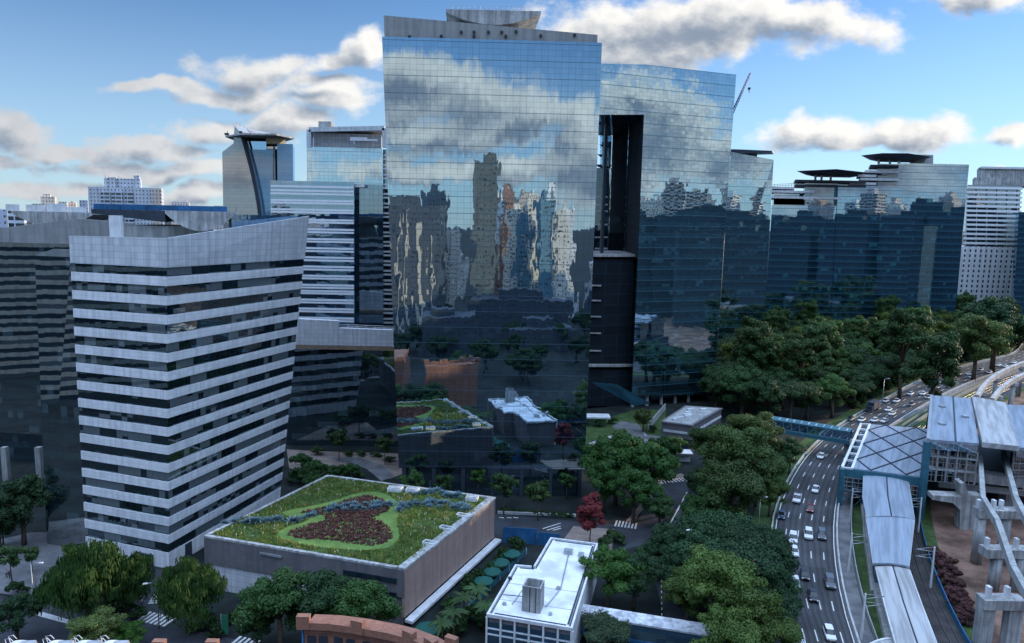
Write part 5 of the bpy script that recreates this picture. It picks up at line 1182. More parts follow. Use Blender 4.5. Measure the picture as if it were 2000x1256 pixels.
t2c = thing('platform_canopy', 'long pale corrugated platform canopy nearest the bottom edge, between the tracks', 'canopy', G(1770, 1180))
c3 = [(G(1711, 1106, 6), G(1776, 1112, 6)), (G(1729, 1180, 6), G(1800, 1180, 6)), (G(1752, 1262, 6), G(1832, 1262, 6))]
R = cano(c3, 'roof', M['roof_grey'], t2c, .35)
b = MB(); b.tube([r_[5] + Vector((0, 0, .03)) for r_ in R], .12, 4); b.build('ridge_gutter', M['dark_metal'], t2c)
b = MB()
for k in (0, 1): b.tube([r_[k] + Vector((0, 0, -.2)) for r_ in c3], .22, 6)
b.build('eaves_gutter', M['white'], t2c)
b = MB(); b.hull([at_z(p, 0) for p in (c3[2][0], c3[2][1], c3[0][1], c3[0][0])], [at_z(p, 1.15) for p in (c3[2][0], c3[2][1], c3[0][1], c3[0][0])]); b.build('platform', M['concrete'], t2c)
for i in range(7):
    b = MB(); p = c3[0][0].lerp(c3[2][0], i / 6).lerp(c3[0][1].lerp(c3[2][1], i / 6), .5); b.box(at_z(p, 1.15), (.5, .5, 4.8)); b.build('column', M['steel'], t2c)
ta = thing('arched_roof', 'low arched white roof end at the bottom edge beside the long pale canopy', 'roof', G(1735, 1262))
b = MB(); rows = []
for yy in (0, -18): rows.append([Vector((-4.6 + 9.2 * k / 10, yy, 2.6 + 2.2 * math.sin(PI * k / 10))) for k in range(11)])
b.grid(rows[::-1]); b.face([p for p in rows[0]][::-1]); b.build('vault', M['roof_grey'], ta, world=False)
b = MB(); b.tube([p + Vector((0, .05, .05)) for p in rows[0]], .2, 5); b.build('arch_trim', M['white'], ta, world=False)
b = MB(); b.box((0, -9, 0), (8.8, 17.6, 2.58)); b.build('wall', M['glass_dark'], ta, world=False); ta.location = G(1737, 1246, 5).xy.to_3d()
# rails, fences, masts
for i, (d0, nm) in enumerate(((7.6, 'track nearest the highway'), (10.6, 'second track from the highway'), (15.6, 'track on the works side'))):
    t = thing('railway_track', 'steel rails on dark ballast, ' + nm, 'railway track', (RR[0].x + d0, RR[0].y, 0)); 
    for o_ in (0, 1.5):
        b = MB(); L = OFF(RR, d0 + o_); b.tube([Vector((p.x, p.y, .14)) for p in L[:46]], .09, 4); b.build('rail', M['rail'], t)
for i, (d0, h, m, l) in enumerate(((.35, .8, 'kerb', 'white concrete barrier along the river side of the highway'), (3.4, 1.1, 'steel', 'grey guard fence between service lane and verge'), (5.9, 1.5, 'concrete', 'low concrete wall between verge and railway'), (18.2, 1.3, 'blue_panel', 'blue fence between railway and works ground'))):
    L = OFF(RR, d0); b = MB()
    for p, q_ in zip(L[:44], L[1:45]): b.bar(at_z(p, h / 2), at_z(q_, h / 2), .18 if i else .35, h)
    tag(b.build('barrier', M[m]), l, 'barrier')
L = OFF(RL, -.5); b = MB()
for p, q_ in zip(L[:50], L[1:51]): b.bar(at_z(p, .4), at_z(q_, .4), .3, .8)
tag(b.build('barrier', M['kerb']), 'pale concrete barrier along the tree side of the highway', 'barrier')
def mast(px, py, h, label, arm=1):
    p = G(px, py); t = thing('catenary_mast', label, 'mast', p, 'overhead line masts along the railway')
    b = MB(); b.box((0, 0, 0), (.32, .32, h), 0, top=(.7, .7)); b.build('pole', M['white'], t, world=False)
    for z in (h - 1, h - 2.4):
        b = MB(); b.tube([(0, 0, z), (3.4 * arm, .3, z + .35)], .07, 4); b.tube([(0, 0, z + .9), (3.4 * arm, .3, z + .38)], .04, 4); b.build('arm', M['steel'], t, world=False)
for x, y, h, l, a in ((1660, 1020, 8.5, 'overhead line mast left of the wide platform canopy', 1), (1657, 1118, 8.5, 'overhead line mast beside the highway barrier, lower middle', 1), (1682, 1250, 8.5, 'overhead line mast nearest the bottom edge', 1), (1793, 1040, 8.5, 'overhead line mast right of the wide platform canopy', -1), (1817, 1148, 8.5, 'overhead line mast beside the purple shrubs', -1)): mast(x, y, h, l, a)
# ================================================================ monorail station and viaduct
ZM = 20.0
tM = thing('monorail_station', 'elevated monorail station with blue grey roofs and a pale central roof at the right edge', 'station', G(1900, 1000))
ma, mb_, mc, md = G(1816, 858, ZM), G(1912, 866, ZM), G(1897, 778, ZM), G(1822, 772, ZM)
def roofpart(name, q, mat, th=.7):
    b = MB(); b.hull([p - Vector((0, 0, th)) for p in q], list(q)); o = b.build(name, mat, tM); rot_uv(o, q[3] - q[0]); return o
roofpart('roof_panel', [ma, mb_, mc, md], M['roof_blue'])
me_, mf = G(1986, 869, ZM + .6), G(1964, 786, ZM + .6)
roofpart('central_roof', [mb_ + Vector((.1, -1, .6)), me_ + Vector((0, -1, 0)), mf, mc + Vector((.1, 0, .6))], M['roof_grey'], 1.2)
roofpart('roof_panel', [me_ + Vector((.1, 0, -.6)), G(2110, 880, ZM), G(2060, 795, ZM), mf + Vector((.1, 0, -.6))], M['roof_blue'])
b = MB(); b.bar(ma.lerp(mb_, .53) + Vector((0, 0, .05)), md.lerp(mc, .53) + Vector((0, 0, .05)), .35, .2); b.build('roof_gutter', M['dark_metal'], tM)
b = MB(); b.bar(ma + Vector((-.4, 0, -.3)), md + Vector((-.4, 0, -.3)), .7, 1.0); b.build('side_fascia', M['steel'], tM)
p4 = G(2110, 880, ZM); back = (md - ma)
b = MB(); b.bar(ma + Vector((.2, .3, -1.6)), mb_ + Vector((0, .3, -1.6)), .3, 1.7); b.build('front_glazing', M['glass_blue'], tM); b = MB(); b.bar(me_ + Vector((.2, .3, -2.2)), p4 + Vector((0, .3, -1.6)), .3, 1.7); b.build('front_glazing', M['glass_blue'], tM)
b = MB(); b.hull([p + back * .1 for p in (at_z(ma, 9), at_z(mb_, 9), at_z(mb_, 9) + back * .85, at_z(ma, 9) + back * .85)], [p + back * .1 for p in (at_z(ma, ZM - .8), at_z(mb_, ZM - .8), at_z(mb_, ZM - .8) + back * .85, at_z(ma, ZM - .8) + back * .85)]); b.build('concourse', M['glass_dark'], tM)
b = MB(); b.hull([p + back * .1 for p in (at_z(me_, 9), at_z(p4, 9), at_z(p4, 9) + back * .85, at_z(me_, 9) + back * .85)], [p + back * .1 for p in (at_z(me_, ZM - .8), at_z(p4, ZM - .8), at_z(p4, ZM - .8) + back * .85, at_z(me_, ZM - .8) + back * .85)]); b.build('concourse', M['glass_dark'], tM)
for z in (15.6, 12.4):
    b = MB(); b.bar(at_z(ma, z) + back * .04, at_z(mb_, z) + back * .04, 2.4, .35); b.build('gallery_slab', M['concrete'], tM)
b = MB(); steel_grid(b, ma + back * .03, mb_ + back * .03, 9.2, ZM - 2.6, 9, 5, .14); steel_grid(b, me_ + back * .03, p4 + back * .03, 9.2, ZM - 2.6, 10, 5, .14); b.build('facade_frame', M['steel'], tM)
b = MB()
for k in range(9): c_ = ma.lerp(mb_, (k + .5) / 9) + Vector((0, .08, 0)); b.bar(at_z(c_, ZM - 2.4), at_z(c_, ZM - .8), .1, .36)
b.build('glazing_mullion', M['steel'], tM)
for k, (u, v) in enumerate(((.25, .3), (.25, .7), (.78, .5))):
    b = MB(); c_ = ma.lerp(mb_, u).lerp(md.lerp(mc, u), v); b.box(c_ + Vector((0, 0, .01)), (1.4, 1.4, .5)); b.build('roof_vent', M['steel'], tM)
for i in range(6):
    b = MB(); p = ma.lerp(mb_, i / 5) + back * .02; b.box(at_z(p, 9.5), (.35, .35, ZM - 12)); b.build('column', M['steel'], tM)
for k, (u, z, w_, h_, m) in enumerate(((.35, 16.0, 2.6, 1.3, 'blue_panel'), (.65, 14, 2.2, 1.8, 'concrete_pale'), (.18, 13.0, 1.6, 1.6, 'brown_soffit'))):
    b = MB(); p = ma.lerp(mb_, u) + back * .07; b.box(at_z(p, z), (w_, 1, h_)); b.build('kiosk_box', M[m], tM)
b = MB(); p0, p1 = W(1808, 935, 168), W(1815, 860, 168); b.box(at_z(ma + Vector((-.2, .4, 0)), 0), (1.3, 1.3, ZM - .8)); b.build('corner_mast', M['teal_metal'], tM)
b = MB(); la, lb = G(1868, 925, 10), G(2090, 950, 10); b.bar(la, lb, 4, 2.2); b.build('platform_beam', M['concrete_pale'], tM)
b = MB(); b.bar(at_z(la, 7) + Vector((-3, 3, 0)), at_z(lb, 7) + Vector((0, 3, 0)), 5, 1.6); b.build('lower_beam', M['concrete'], tM)
pb_ = G(1893, 1035); zt_ = W(1893, 985, pb_.y).z
b = MB(); prof = [(-2.2, 0), (1.8, 0), (2.2, zt_ + 2), (-1, zt_ + 2.2), (-2.4, zt_ + 5.2), (-3.3, zt_ + 5.0), (-2.6, zt_ + 1.8), (-9.4, zt_ + 2.0), (-9.4, zt_ + .9), (-4.5, zt_ + .2), (-2.6, zt_ - 1.5)]
ext(b, [Vector((pb_.x + x, pb_.y, z)) for x, z in prof], Vector((.6, 3.2, 0))); b.build('hammerhead_pier', M['concrete_pale'], tM)
b = MB(); p = G(1965, 1000); b.box(p, (3, 3, 9.0)); b.build('pier', M['concrete_pale'], tM)
b = MB(); b.hull([at_z(p, 0) for p in (ma + back * .3, p4 + back * .3, p4 + back, ma + back)], [at_z(p, 8.9) for p in (ma + back * .3, p4 + back * .3, p4 + back, ma + back)]); b.build('base_block', M['dark_metal'], tM)
# piers
dA = G(1909, 1100).y; zA = W(1912, 1008, dA).z
dB = G(1943, 1152).y; zB = W(1943, 1085, dB).z
dC = G(1922, 1184, zB).y
caps = []
def pier(D, xs, x0, x1, ztop, stubs, label, r=1.05, square=False):
    t = thing('viaduct_pier', label, 'pier', at_z(W(xs[0], 1000, D), 0))
    y0 = [W(x, 1000, D) for x in xs]
    for x in xs:
        p = G(x, 0) if False else None
    def X(x, z): # px column -> world x at depth D and height z
        lo, hi = 200., 1800.
        for _ in range(40):
            m_ = (lo + hi) / 2
            if W(x, m_, D).z > z: lo = m_
            else: hi = m_
        return W(x, lo, D).x
    for x in xs:
        c = X(x, ztop * .5); b = MB()
        if square: b.box((c, D, 0), (2.2, 1.8, ztop))
        else: b.tube([(c, D, 0), (c, D, ztop)], r, 16)
        b.build('column', M['concrete_pale'], t)
    b = MB(); a, c = X(x0, ztop), X(x1, ztop); b.box(((a + c) / 2, D, ztop + .002), (c - a, 2.6, 1.7)); b.build('crosshead', M['concrete_pale'], t)
    for x in stubs: b = MB(); b.box((X(x, ztop + 2), D, ztop + 1.71), (.6, .9, 1.9)); b.build('stub', M['white'], t)
    return X
XA = pier(dA, (1911, 1960), 1906, 2030, zA, (1911, 1940, 1955, 1985), 'portal pier of the viaduct closest to the monorail station')
XB = pier(dB, (1943, 1987), 1919, 2040, zB, (1927, 1957, 1984), 'middle portal pier of the viaduct with two round columns')
XC = pier(dC, (1921, 1975), 1913, 1995, zB, (1930, 1966), 'front portal pier of the viaduct with square columns', square=True)
for nm, pts in (('left monorail beam curving past the portal piers', [W(1912, 900, 176), W(1921, 962, dA + 1), W(1945, 1046, dB), W(1976, 1136, dC), W(2030, 1260, dC - 16)]), ('right monorail beam leaving the picture above the works ground', [W(1958, 900, 176), W(1985, 972, dA + 1), W(2004, 1054, dB), W(2045, 1136, dC), W(2110, 1260, dC - 16)])):
    zz_ = zA + 3.3; pts = [at_z(p, zz_) for p in pts]; b = MB()
    for p, q_ in zip(pts, pts[1:]): b.bar(p, q_ + (q_ - p).normalized() * .05, .95, 1.5)
    tag(b.build('monorail_beam', M['concrete']), nm, 'monorail beam')
# far side of the station: twin curving beams
far1 = [(1908, 776), (1918, 757), (1938, 737), (1965, 722), (2000, 708), (2060, 694)]; far2 = [(1938, 782), (1950, 764), (1968, 748), (2000, 730), (2060, 712)]
for nm, F_ in (('outer curved monorail beam beyond the station roof', far1), ('inner curved monorail beam beyond the station roof', far2)):
    P_ = [G(x, y, 14) for x, y in F_]; P_ = [P_[0]] + [v for a, c in zip(P_, P_[1:]) for v in (a.lerp(c, .33), a.lerp(c, .67))] + [P_[-1]]
    for _ in range(2): P_ = [P_[0]] + [(P_[i - 1] + P_[i] * 2 + P_[i + 1]) / 4 for i in range(1, len(P_) - 1)] + [P_[-1]]
    t = thing('viaduct', nm, 'viaduct', at_z(P_[0], 0)); b = MB()
    for p, q_ in zip(P_, P_[1:]): b.bar(p, q_ + (q_ - p) * .02, 1.3, 1.6)
    b.build('beam', M['concrete_pale'], t)
    for i in range(2, len(P_), 3): b = MB(); b.tube([at_z(P_[i], 0), at_z(P_[i], 13.1)], .9, 10); b.build('column', M['concrete_pale'], t); b = MB(); b.box(at_z(P_[i], 12.0), (2.6, 2.6, 1.15)); b.build('column_head', M['concrete_pale'], t)
# ================================================================ vehicles
paint, ntp, outp = new_mat('car_paint'); oi = ntp.n('ShaderNodeObjectInfo').outputs['Color']
fin(ntp, outp, principled(ntp, oi, .3, 0, .5, **{'Coat Weight': .6}))
M['car_glass'], ntp, outp = new_mat('car_glass'); fin(ntp, outp, principled(ntp, (.02, .025, .03), .08, 0, .6))
M['lamp_white'] = rough_mat('headlamp_lens', (.8, .8, .78), .05, 1, .2); M['lamp_red'] = rough_mat('tail_lamp_lens', (.35, .02, .02), .05, 1, .3)
def ringz(L0, L1, w, z, r=.25):               # rounded plan outline, ccw
    return [Vector(p + (z,)) for p in ((L0 + r, -w), (L1 - r, -w), (L1, -w + r), (L1, w - r), (L1 - r, w), (L0 + r, w), (L0, w - r), (L0, -w + r))]
def make_car(kind):
    t = thing(kind, 'x', 'car'); 
    if kind == 'hatchback': Lf, zb_, zc_, w, wh, cab, zr = 2.0, .3, .86, .85, .32, ((-1.95, .95), (-1.55, .25)), 1.47
    elif kind == 'suv': Lf, zb_, zc_, w, wh, cab, zr = 2.3, .38, 1.02, .93, .37, ((-2.22, 1.0), (-1.95, .35)), 1.72
    elif kind == 'pickup': Lf, zb_, zc_, w, wh, cab, zr = 2.6, .42, 1.02, .93, .38, ((-.75, 1.15), (-.45, .45)), 1.75
    else: Lf, zb_, zc_, w, wh, cab, zr = 2.25, .3, .84, .87, .32, ((-1.6, 1.0), (-1.0, .3)), 1.43
    b = MB(); r0, r1, r2, r3 = ringz(-Lf + .1, Lf - .12, w - .08, zb_ - .08), ringz(-Lf, Lf, w, zb_ + .15), ringz(-Lf, Lf - .02, w, zc_ - .18), ringz(-Lf + .08, Lf - .25, w - .08, zc_)
    b.hull(r0, r1, cap=False); b.hull(r1, r2, cap=False); b.hull(r2, r3, cap=False); b.face(r3); b.face(r0[::-1])
    rf = ringz(cab[1][0], cab[1][1], w - .24, zr, .15); b.hull([p - Vector((0, 0, .07)) for p in rf], rf)
    if kind == 'pickup':
        for y in (-w + .06, w - .06): b.box((-1.65, y, zc_ + .001), (1.8, .1, .16))
        b.box((-2.5, 0, zc_ + .001), (.1, 1.7, .16))
    o = b.build('body', paint, t, world=False, uv=False); o['tinted'] = 1
    b = MB(); b.hull(ringz(cab[0][0], cab[0][1], w - .1, zc_ + .002, .15), ringz(cab[1][0] + .02, cab[1][1] - .02, w - .25, zr - .075, .15)); b.build('windows', M['car_glass'], t, world=False, uv=False)
    if kind == 'pickup': b = MB(); b.box((-1.65, 0, zc_ + .002), (1.6, 1.5, .05)); b.build('load_bed', M['black'], t, world=False, uv=False)
    for x in (-Lf * .62, Lf * .62):
        for y in (-1, 1):
            b = MB(); b.tube([(x, y * (w - .2), wh), (x, y * (w + .01), wh)], wh, 14); b.build('wheel', M['black'], t, world=False, uv=False)
    for y in (-1, 1):
        b = MB(); b.box((Lf - .08, y * (w - .28), zc_ - .3), (.18, .36, .16)); b.build('headlight', M['lamp_white'], t, world=False, uv=False)
        b = MB(); b.box((-Lf + .05, y * (w - .2), zc_ - .26), (.14, .26, .2)); b.build('tail_light', M['lamp_red'], t, world=False, uv=False)
    return t
def make_truck():
    t = thing('box_truck', 'x', 'truck')
    b = MB(); b.hull(ringz(2.6, 4.4, 1.15, .5), ringz(2.65, 4.2, 1.1, 2.5)); o = b.build('cab', paint, t, world=False, uv=False); o['tinted'] = 1
    b = MB(); b.box((4.32, 0, 1.5), (.12, 1.9, .75)); b.build('windscreen', M['car_glass'], t, world=False, uv=False)
    b = MB(); b.box((-1.1, 0, .95), (7.2, 2.45, 2.7)); b.build('cargo_box', rough_mat('dark_tarpaulin', (.035, .05, .085), .2, .8, .6), t, world=False, uv=False)
    for x in (-3.6, -2.5, 3.4):
        for y in (-1, 1): b = MB(); b.tube([(x, y * .85, .48), (x, y * 1.15, .48)], .48, 14); b.build('wheel', M['black'], t, world=False, uv=False)
    return t
protos = {k: None for k in ('hatchback', 'sedan', 'suv', 'pickup', 'box_truck')}
WH, BK, GY, SV, BL, RD = (.72, .73, .74, 1), (.012, .013, .016, 1), (.09, .1, .12, 1), (.4, .41, .43, 1), (.03, .05, .1, 1), (.16, .02, .02, 1)
def place_vehicle(kind, px, py, col, label, cat, group=None, rev=False):
    p = G(px, py, .5); p.z = .032
    i = min(range(1, 58), key=lambda i: (RL[i].lerp(RR[i], .5) - p.xy.to_3d()).length); d = (RL[i - 1].lerp(RR[i - 1], .5) - RL[i + 1].lerp(RR[i + 1], .5)); rz = math.atan2(d.y, d.x) + (PI if rev else 0)
    if protos[kind] is None: protos[kind] = make_truck() if kind == 'box_truck' else make_car(kind); o = protos[kind]
    else: o = dup(protos[kind])
    o.location = p; o.rotation_euler = (0, 0, rz); tag(o, label, cat, group)
    if group is None and 'group' in o: del o['group']
    for ch in o.children:
        if ch.get('tinted'): ch.color = col
CARS = [('hatchback', 1620, 1238, WH, 'white hatchback nearest the bottom edge on the highway'), ('sedan', 1588, 1163, BK, 'black car in the left lane behind the white hatchback at the bottom'), ('suv', 1621, 1139, GY, 'dark grey van-like car by the barrier, right of the black car'),
        ('hatchback', 1572, 1123, BK, 'black car under the overhanging trees, lower left lane'), ('suv', 1549, 1053, WH, 'white car hugging the trees on the left lane'), ('hatchback', 1551, 1078, WH, 'white car half hidden by leaves in the left lane'),
        ('suv', 1579, 1045, WH, 'white car abreast of the silver pickup-sized car'), ('suv', 1605, 1046, GY, 'dark grey four wheel drive right of the white car'), ('sedan', 1527, 1006, BL, 'dark blue car at the left edge of the highway'), ('pickup', 1557, 975, WH, 'white pickup truck with an open dark load bed'),
        ('sedan', 1583, 993, RD, 'dark red car between the pickup and the railway side'), ('sedan', 1593, 956, WH, 'white car ahead of the dark red one'), ('sedan', 1604, 891, WH, 'single white car just below the footbridge'), ('hatchback', 1553, 1139, WH, 'white car showing a roof corner under the big tree')]
for k, x, y, c, l in CARS: place_vehicle(k, x, y, c, l, 'car')
FARC = [(1708, 821, WH), (1742, 808, WH), (1727, 822, WH), (1661, 819, BK), (1683, 820, WH), (1735, 800, WH), (1730, 783, WH), (1751, 783, WH), (1778, 769, WH), (1802, 769, WH), (1816, 754, BK), (1842, 746, WH), (1830, 757, BK), (1862, 746, WH), (1861, 738, GY), (1872, 731, WH), (1893, 730, WH), (1897, 736, WH), (1932, 727, WH), (1950, 713, WH), (1963, 715, WH), (1812, 776, SV), (1780, 790, GY), (1853, 755, GY), (1915, 722, SV), (1980, 708, WH)]
for i, (x, y, c) in enumerate(FARC): place_vehicle('sedan' if i % 3 else 'hatchback', x, y, c, {WH: 'white car in the slow queue on the far bend of the highway', BK: 'black car in the slow queue on the far bend of the highway', GY: 'dark grey car in the slow queue on the far bend of the highway', SV: 'silver car in the slow queue on the far bend of the highway'}[c], 'car', {WH: 'white cars queueing on the bend', BK: 'black cars queueing on the bend', GY: 'grey cars queueing on the bend', SV: 'silver cars queueing on the bend'}[c])
place_vehicle('box_truck', 1704, 800, BL, 'dark box truck nearest the footbridge, at the grove side of the bend', 'truck'); place_vehicle('box_truck', 1853, 727, BL, 'dark box truck farther along the bend by the trees', 'truck')
# ================================================================ street lamps, sign poles, people
def lamp(px, py, h, label, arms=1, rz=0.0, grp=None):
    t = thing('street_lamp', label, 'street lamp', G(px, py), grp, rz); b = MB(); b.tube([(0, 0, 0), (0, 0, h)], .11, 8, r2=.06); b.build('pole', M['steel'], t, world=False)
    for s_ in ((1,) if arms == 1 else (1, -1)):
        b = MB(); b.tube([(0, 0, h - .1), (s_ * .8, 0, h + .25), (s_ * 1.5, 0, h + .3)], .05, 6); b.build('arm', M['steel'], t, world=False)
        b = MB(); b.box((s_ * 1.75, 0, h + .24), (.8, .34, .14), 0, top=(.8, .7)); b.build('lamp_head', M['white'], t, world=False)
lamp(68, 1202, 9.5, 'single arm street lamp by the lower left plaza'); lamp(311, 1228, 8.2, 'double arm street lamp beside the zebra crossing', 2, .4)
lamp(1870, 735, 27, 'tall double headed mast rising above the far trees', 2, .3)
lamp(1480, 1050, 9, 'double arm lamp among the trees halfway along the highway', 2, .5); lamp(1352, 1150, 12, 'double arm lamp poking out of the dark crowns', 2, .4); lamp(1722, 800, 12, 'lamp leaning out of the grove toward the box truck', 1, .2); lamp(1826, 770, 10, 'lamp on the railway side of the far bend', 1, 2.8); lamp(1805, 745, 20, 'thin lamp standing in the grove edge above the queue', 1, -.4)
def person(px, py, shirt, trousers, label):
    t = bpy.data.meshes.new('person'); p = G(px, py)
    V = [(0, 0, .95), (0, 0, 1.2), (0, 0, 1.42), (0, 0, 1.52), (0, .02, 1.66), (.2, 0, 1.4), (.26, .05, 1.12), (.24, -.08, .88), (-.2, 0, 1.4), (-.26, -.04, 1.12), (-.24, .1, .88), (.1, 0, .9), (.11, -.12, .5), (.11, -.05, .06), (-.1, 0, .9), (-.11, .14, .5), (-.11, .2, .06), (.11, -.2, .04), (-.11, .06, .04), (0, .02, 1.74)]
    Ed = [(0, 1), (1, 2), (2, 3), (3, 4), (4, 19), (2, 5), (5, 6), (6, 7), (2, 8), (8, 9), (9, 10), (0, 11), (11, 12), (12, 13), (0, 14), (14, 15), (15, 16), (13, 17), (16, 18)]
    Rr = [.15, .14, .16, .06, .1, .065, .05, .035, .065, .05, .035, .09, .07, .045, .09, .07, .045, .04, .04, .07]
    t.from_pydata(V, Ed, []); t.update(); o = bpy.data.objects.new('person', t); COL.objects.link(o); o.location = p; o.rotation_euler = (0, 0, px)
    s_ = o.modifiers.new('skin', 'SKIN'); 
    for i, sv in enumerate(t.skin_vertices[0].data): sv.radius = (Rr[i], Rr[i]); sv.use_root = (i == 0)
    o.modifiers.new('sub', 'SUBSURF').render_levels = 1
    m, nt_, ou = new_mat('clothing'); z = nt_.n('ShaderNodeSeparateXYZ', {0: nt_.n('ShaderNodeTexCoord').outputs['Object']}).outputs[2]
    c = nt_.mix(nt_.m('GREATER_THAN', z, .93), trousers, shirt); c = nt_.mix(nt_.m('GREATER_THAN', z, 1.5), c, (.3, .19, .14)); c = nt_.mix(nt_.m('GREATER_THAN', z, 1.7), c, (.02, .015, .01)); fin(nt_, ou, principled(nt_, c, .8)); t.materials.append(m)
    tag(o, label, 'person')
person(277, 1186, (.5, .35, .32), (.06, .07, .12), 'person in a pale top walking at the mouth of the side street'); person(13, 1128, (.45, .46, .5), (.04, .04, .05), 'person in grey standing by the lower left plaza steps'); person(19, 1131, (.06, .06, .09), (.05, .05, .07), 'person in dark clothes beside the one in grey on the plaza'); person(392, 1212, (.6, .6, .6), (.05, .05, .08), 'person in a white shirt under the street trees')
# ================================================================ vegetation
def crown(name, seed, R, H, ncl, nleaf, leaf, mat, style='broad'):
    r_ = random.Random(seed); V = []; F = []
    def card(p, n, s_, asp=1.5):
        n = n.normalized(); a = n.cross(Vector((r_.uniform(-1, 1), r_.uniform(-1, 1), r_.uniform(-1, 1)))).normalized(); c = n.cross(a)
        a = a * s_ * asp * .5; c = c * s_ * .5; b0 = len(V)
        V.extend(((p - a)[:], (p - c * .8 + a * .1)[:], (p + a)[:], (p + c * .8 + a * .1)[:])); F.append((b0, b0 + 1, b0 + 2, b0 + 3))
    cl = []
    while len(cl) < ncl:
        d = Vector((r_.gauss(0, 1), r_.gauss(0, 1), r_.gauss(0, 1) + (.35 if style != 'bush' else .6))).normalized()
        f = r_.uniform(.5, 1.0) if r_.random() < .8 else r_.uniform(.1, .5); lump = 1 + .28 * mnoise.noise(d * 1.7 + Vector((seed, 0, 0)))
        p = Vector((d.x * R * f * lump, d.y * R * f * lump, d.z * H * .5 * f * lump))
        if style == 'umbrella': p.z = abs(p.z) * .55 + r_.uniform(-.1, .1)
        cl.append((p, r_.uniform(.2, .36) * R if style != 'weep' else r_.uniform(.16, .28) * R))
    for p, rc_ in cl:
        k = max(3, int(nleaf / ncl * r_.uniform(.6, 1.4)))
        for _ in range(k):
            d = Vector((r_.gauss(0, 1), r_.gauss(0, 1), r_.gauss(0, 1) + .25)).normalized()
            if style == 'weep':
                q = p + Vector((d.x * rc_, d.y * rc_, -abs(r_.gauss(0, 1)) * H * .13 + rc_ * .4)); nn = Vector((d.x, d.y, .2)); b0 = len(V); s_ = leaf * r_.uniform(.7, 1.2); a = Vector((-nn.y, nn.x, 0)).normalized() * s_ * .22; dn = Vector((r_.uniform(-.2, .2), r_.uniform(-.2, .2), -1)) * s_ * 1.3
                V.extend(((q - a)[:], (q + a)[:], (q + a * .5 + dn)[:], (q - a * .5 + dn)[:])); F.append((b0, b0 + 1, b0 + 2, b0 + 3)); continue
            q = p + Vector((d.x, d.y, d.z * .72)) * rc_ * (r_.random() ** .35) * r_.uniform(.85, 1.12); card(q, d + Vector((r_.gauss(0, .45), r_.gauss(0, .45), r_.gauss(0, .45) + .3)), leaf * r_.uniform(.6, 1.3))
    me = bpy.data.meshes.new(name); me.from_pydata(V, [], F); me.materials.append(mat); return me
def trunk_mesh(seed, h, hc, R, r0):
    """tapered trunk with limbs; h = height where the limbs part, hc = crown centre"""
    r_ = random.Random(seed); b = MB(); b.tube([(0, 0, 0), (.1, .05, h * .5), (0, .1, h)], r0, 8, r2=r0 * .7)
    for k in range(7):
        a = 2 * PI * k / 7 + r_.uniform(-.3, .3); e = Vector((math.cos(a) * R * r_.uniform(.4, .75), math.sin(a) * R * r_.uniform(.4, .75), hc + r_.uniform(-.05, .25) * hc)); m_ = Vector((e.x * .35, e.y * .35, h + (e.z - h) * .6)); b.tube([(0, .1, h * .95), m_, e], r0 * .5, 6, r2=r0 * .12)
    me_ = b.build('trunk', M['bark'], None, uv=False); return me_
PROT = {}
def proto(kind):
    """unit trees: crown radius, height of the crown centre"""
    if kind in PROT: return PROT[kind]
    K = {'broad_a': (1, 5.2, 7.6, 44, 19000, .31, 'leaf_dark', 'broad', 8.6), 'broad_b': (2, 5.0, 7.0, 40, 18500, .31, 'leaf_mid', 'broad', 8.2), 'broad_c': (3, 5.4, 6.4, 48, 19000, .31, 'leaf_dark', 'broad', 8.0), 'olive': (4, 5.2, 9.0, 56, 20000, .29, 'leaf_yellow', 'broad', 8.8),
         'bright': (5, 5.0, 7.4, 44, 18000, .3, 'leaf_bright', 'broad', 8.0), 'weep': (6, 4.8, 7.4, 90, 19000, .36, 'leaf_mid', 'weep', 7.0), 'umbrella': (7, 6.0, 6.0, 62, 18000, .33, 'leaf_dark', 'umbrella', 9.6), 'tall': (8, 4.2, 12.5, 52, 17000, .34, 'leaf_mid', 'broad', 11.5),
         'young': (9, 2.3, 3.6, 18, 2600, .3, 'leaf_mid', 'broad', 4.6), 'red': (10, 2.6, 6.2, 30, 6000, .28, 'leaf_red', 'broad', 5.6), 'bush': (11, 1.6, 1.9, 16, 2200, .26, 'leaf_mid', 'bush', .8), 'bush_purple': (12, 1.7, 2.2, 16, 2400, .27, 'leaf_purple', 'bush', 1.0), 'bush_brown': (13, 1.7, 2.0, 16, 2000, .27, 'leaf_brown', 'bush', .9)}
    sd_, R, H, nc, nl, lf, mt, st, hc = K[kind]
    me_ = crown('crown', sd_, R, H, nc, nl, lf, M[mt], st); c = bpy.data.objects.new('crown', me_); COL.objects.link(c); c.location = (0, 0, hc); c['tinted'] = 1
    t = thing('tree' if 'bush' not in kind else 'shrub', 'x', 'tree' if 'bush' not in kind else 'shrub'); c.parent = t
    if 'bush' not in kind: k = trunk_mesh(sd_, hc - H * .38, hc, R, .09 * R if R > 3 else .11); k.parent = t
    else: k = trunk_mesh(sd_, .35, hc, R * .8, .08); k.name = 'stem'; k.parent = t
    PROT[kind] = [t, R, hc, False]; return PROT[kind]
def plant(kind, p, width, label, group=None, name=None, tint=(1, 1, 1), zsc=1.0):
    P_ = proto(kind); s_ = width / (2 * P_[1])
    if not P_[3]: o = P_[0]; P_[3] = True
    else: o = dup(P_[0])
    o.location = (p.x, p.y, 0); o.scale = (s_, s_, s_ * zsc); o.rotation_euler = (0, 0, random.uniform(0, 6.28))
    if 'group' in o: del o['group']
    tag(o, label, None, group)
    if name: o.name = name
    for ch in o.children:
        if ch.get('tinted'): ch.color = tuple(tint) + (1,)
    return o
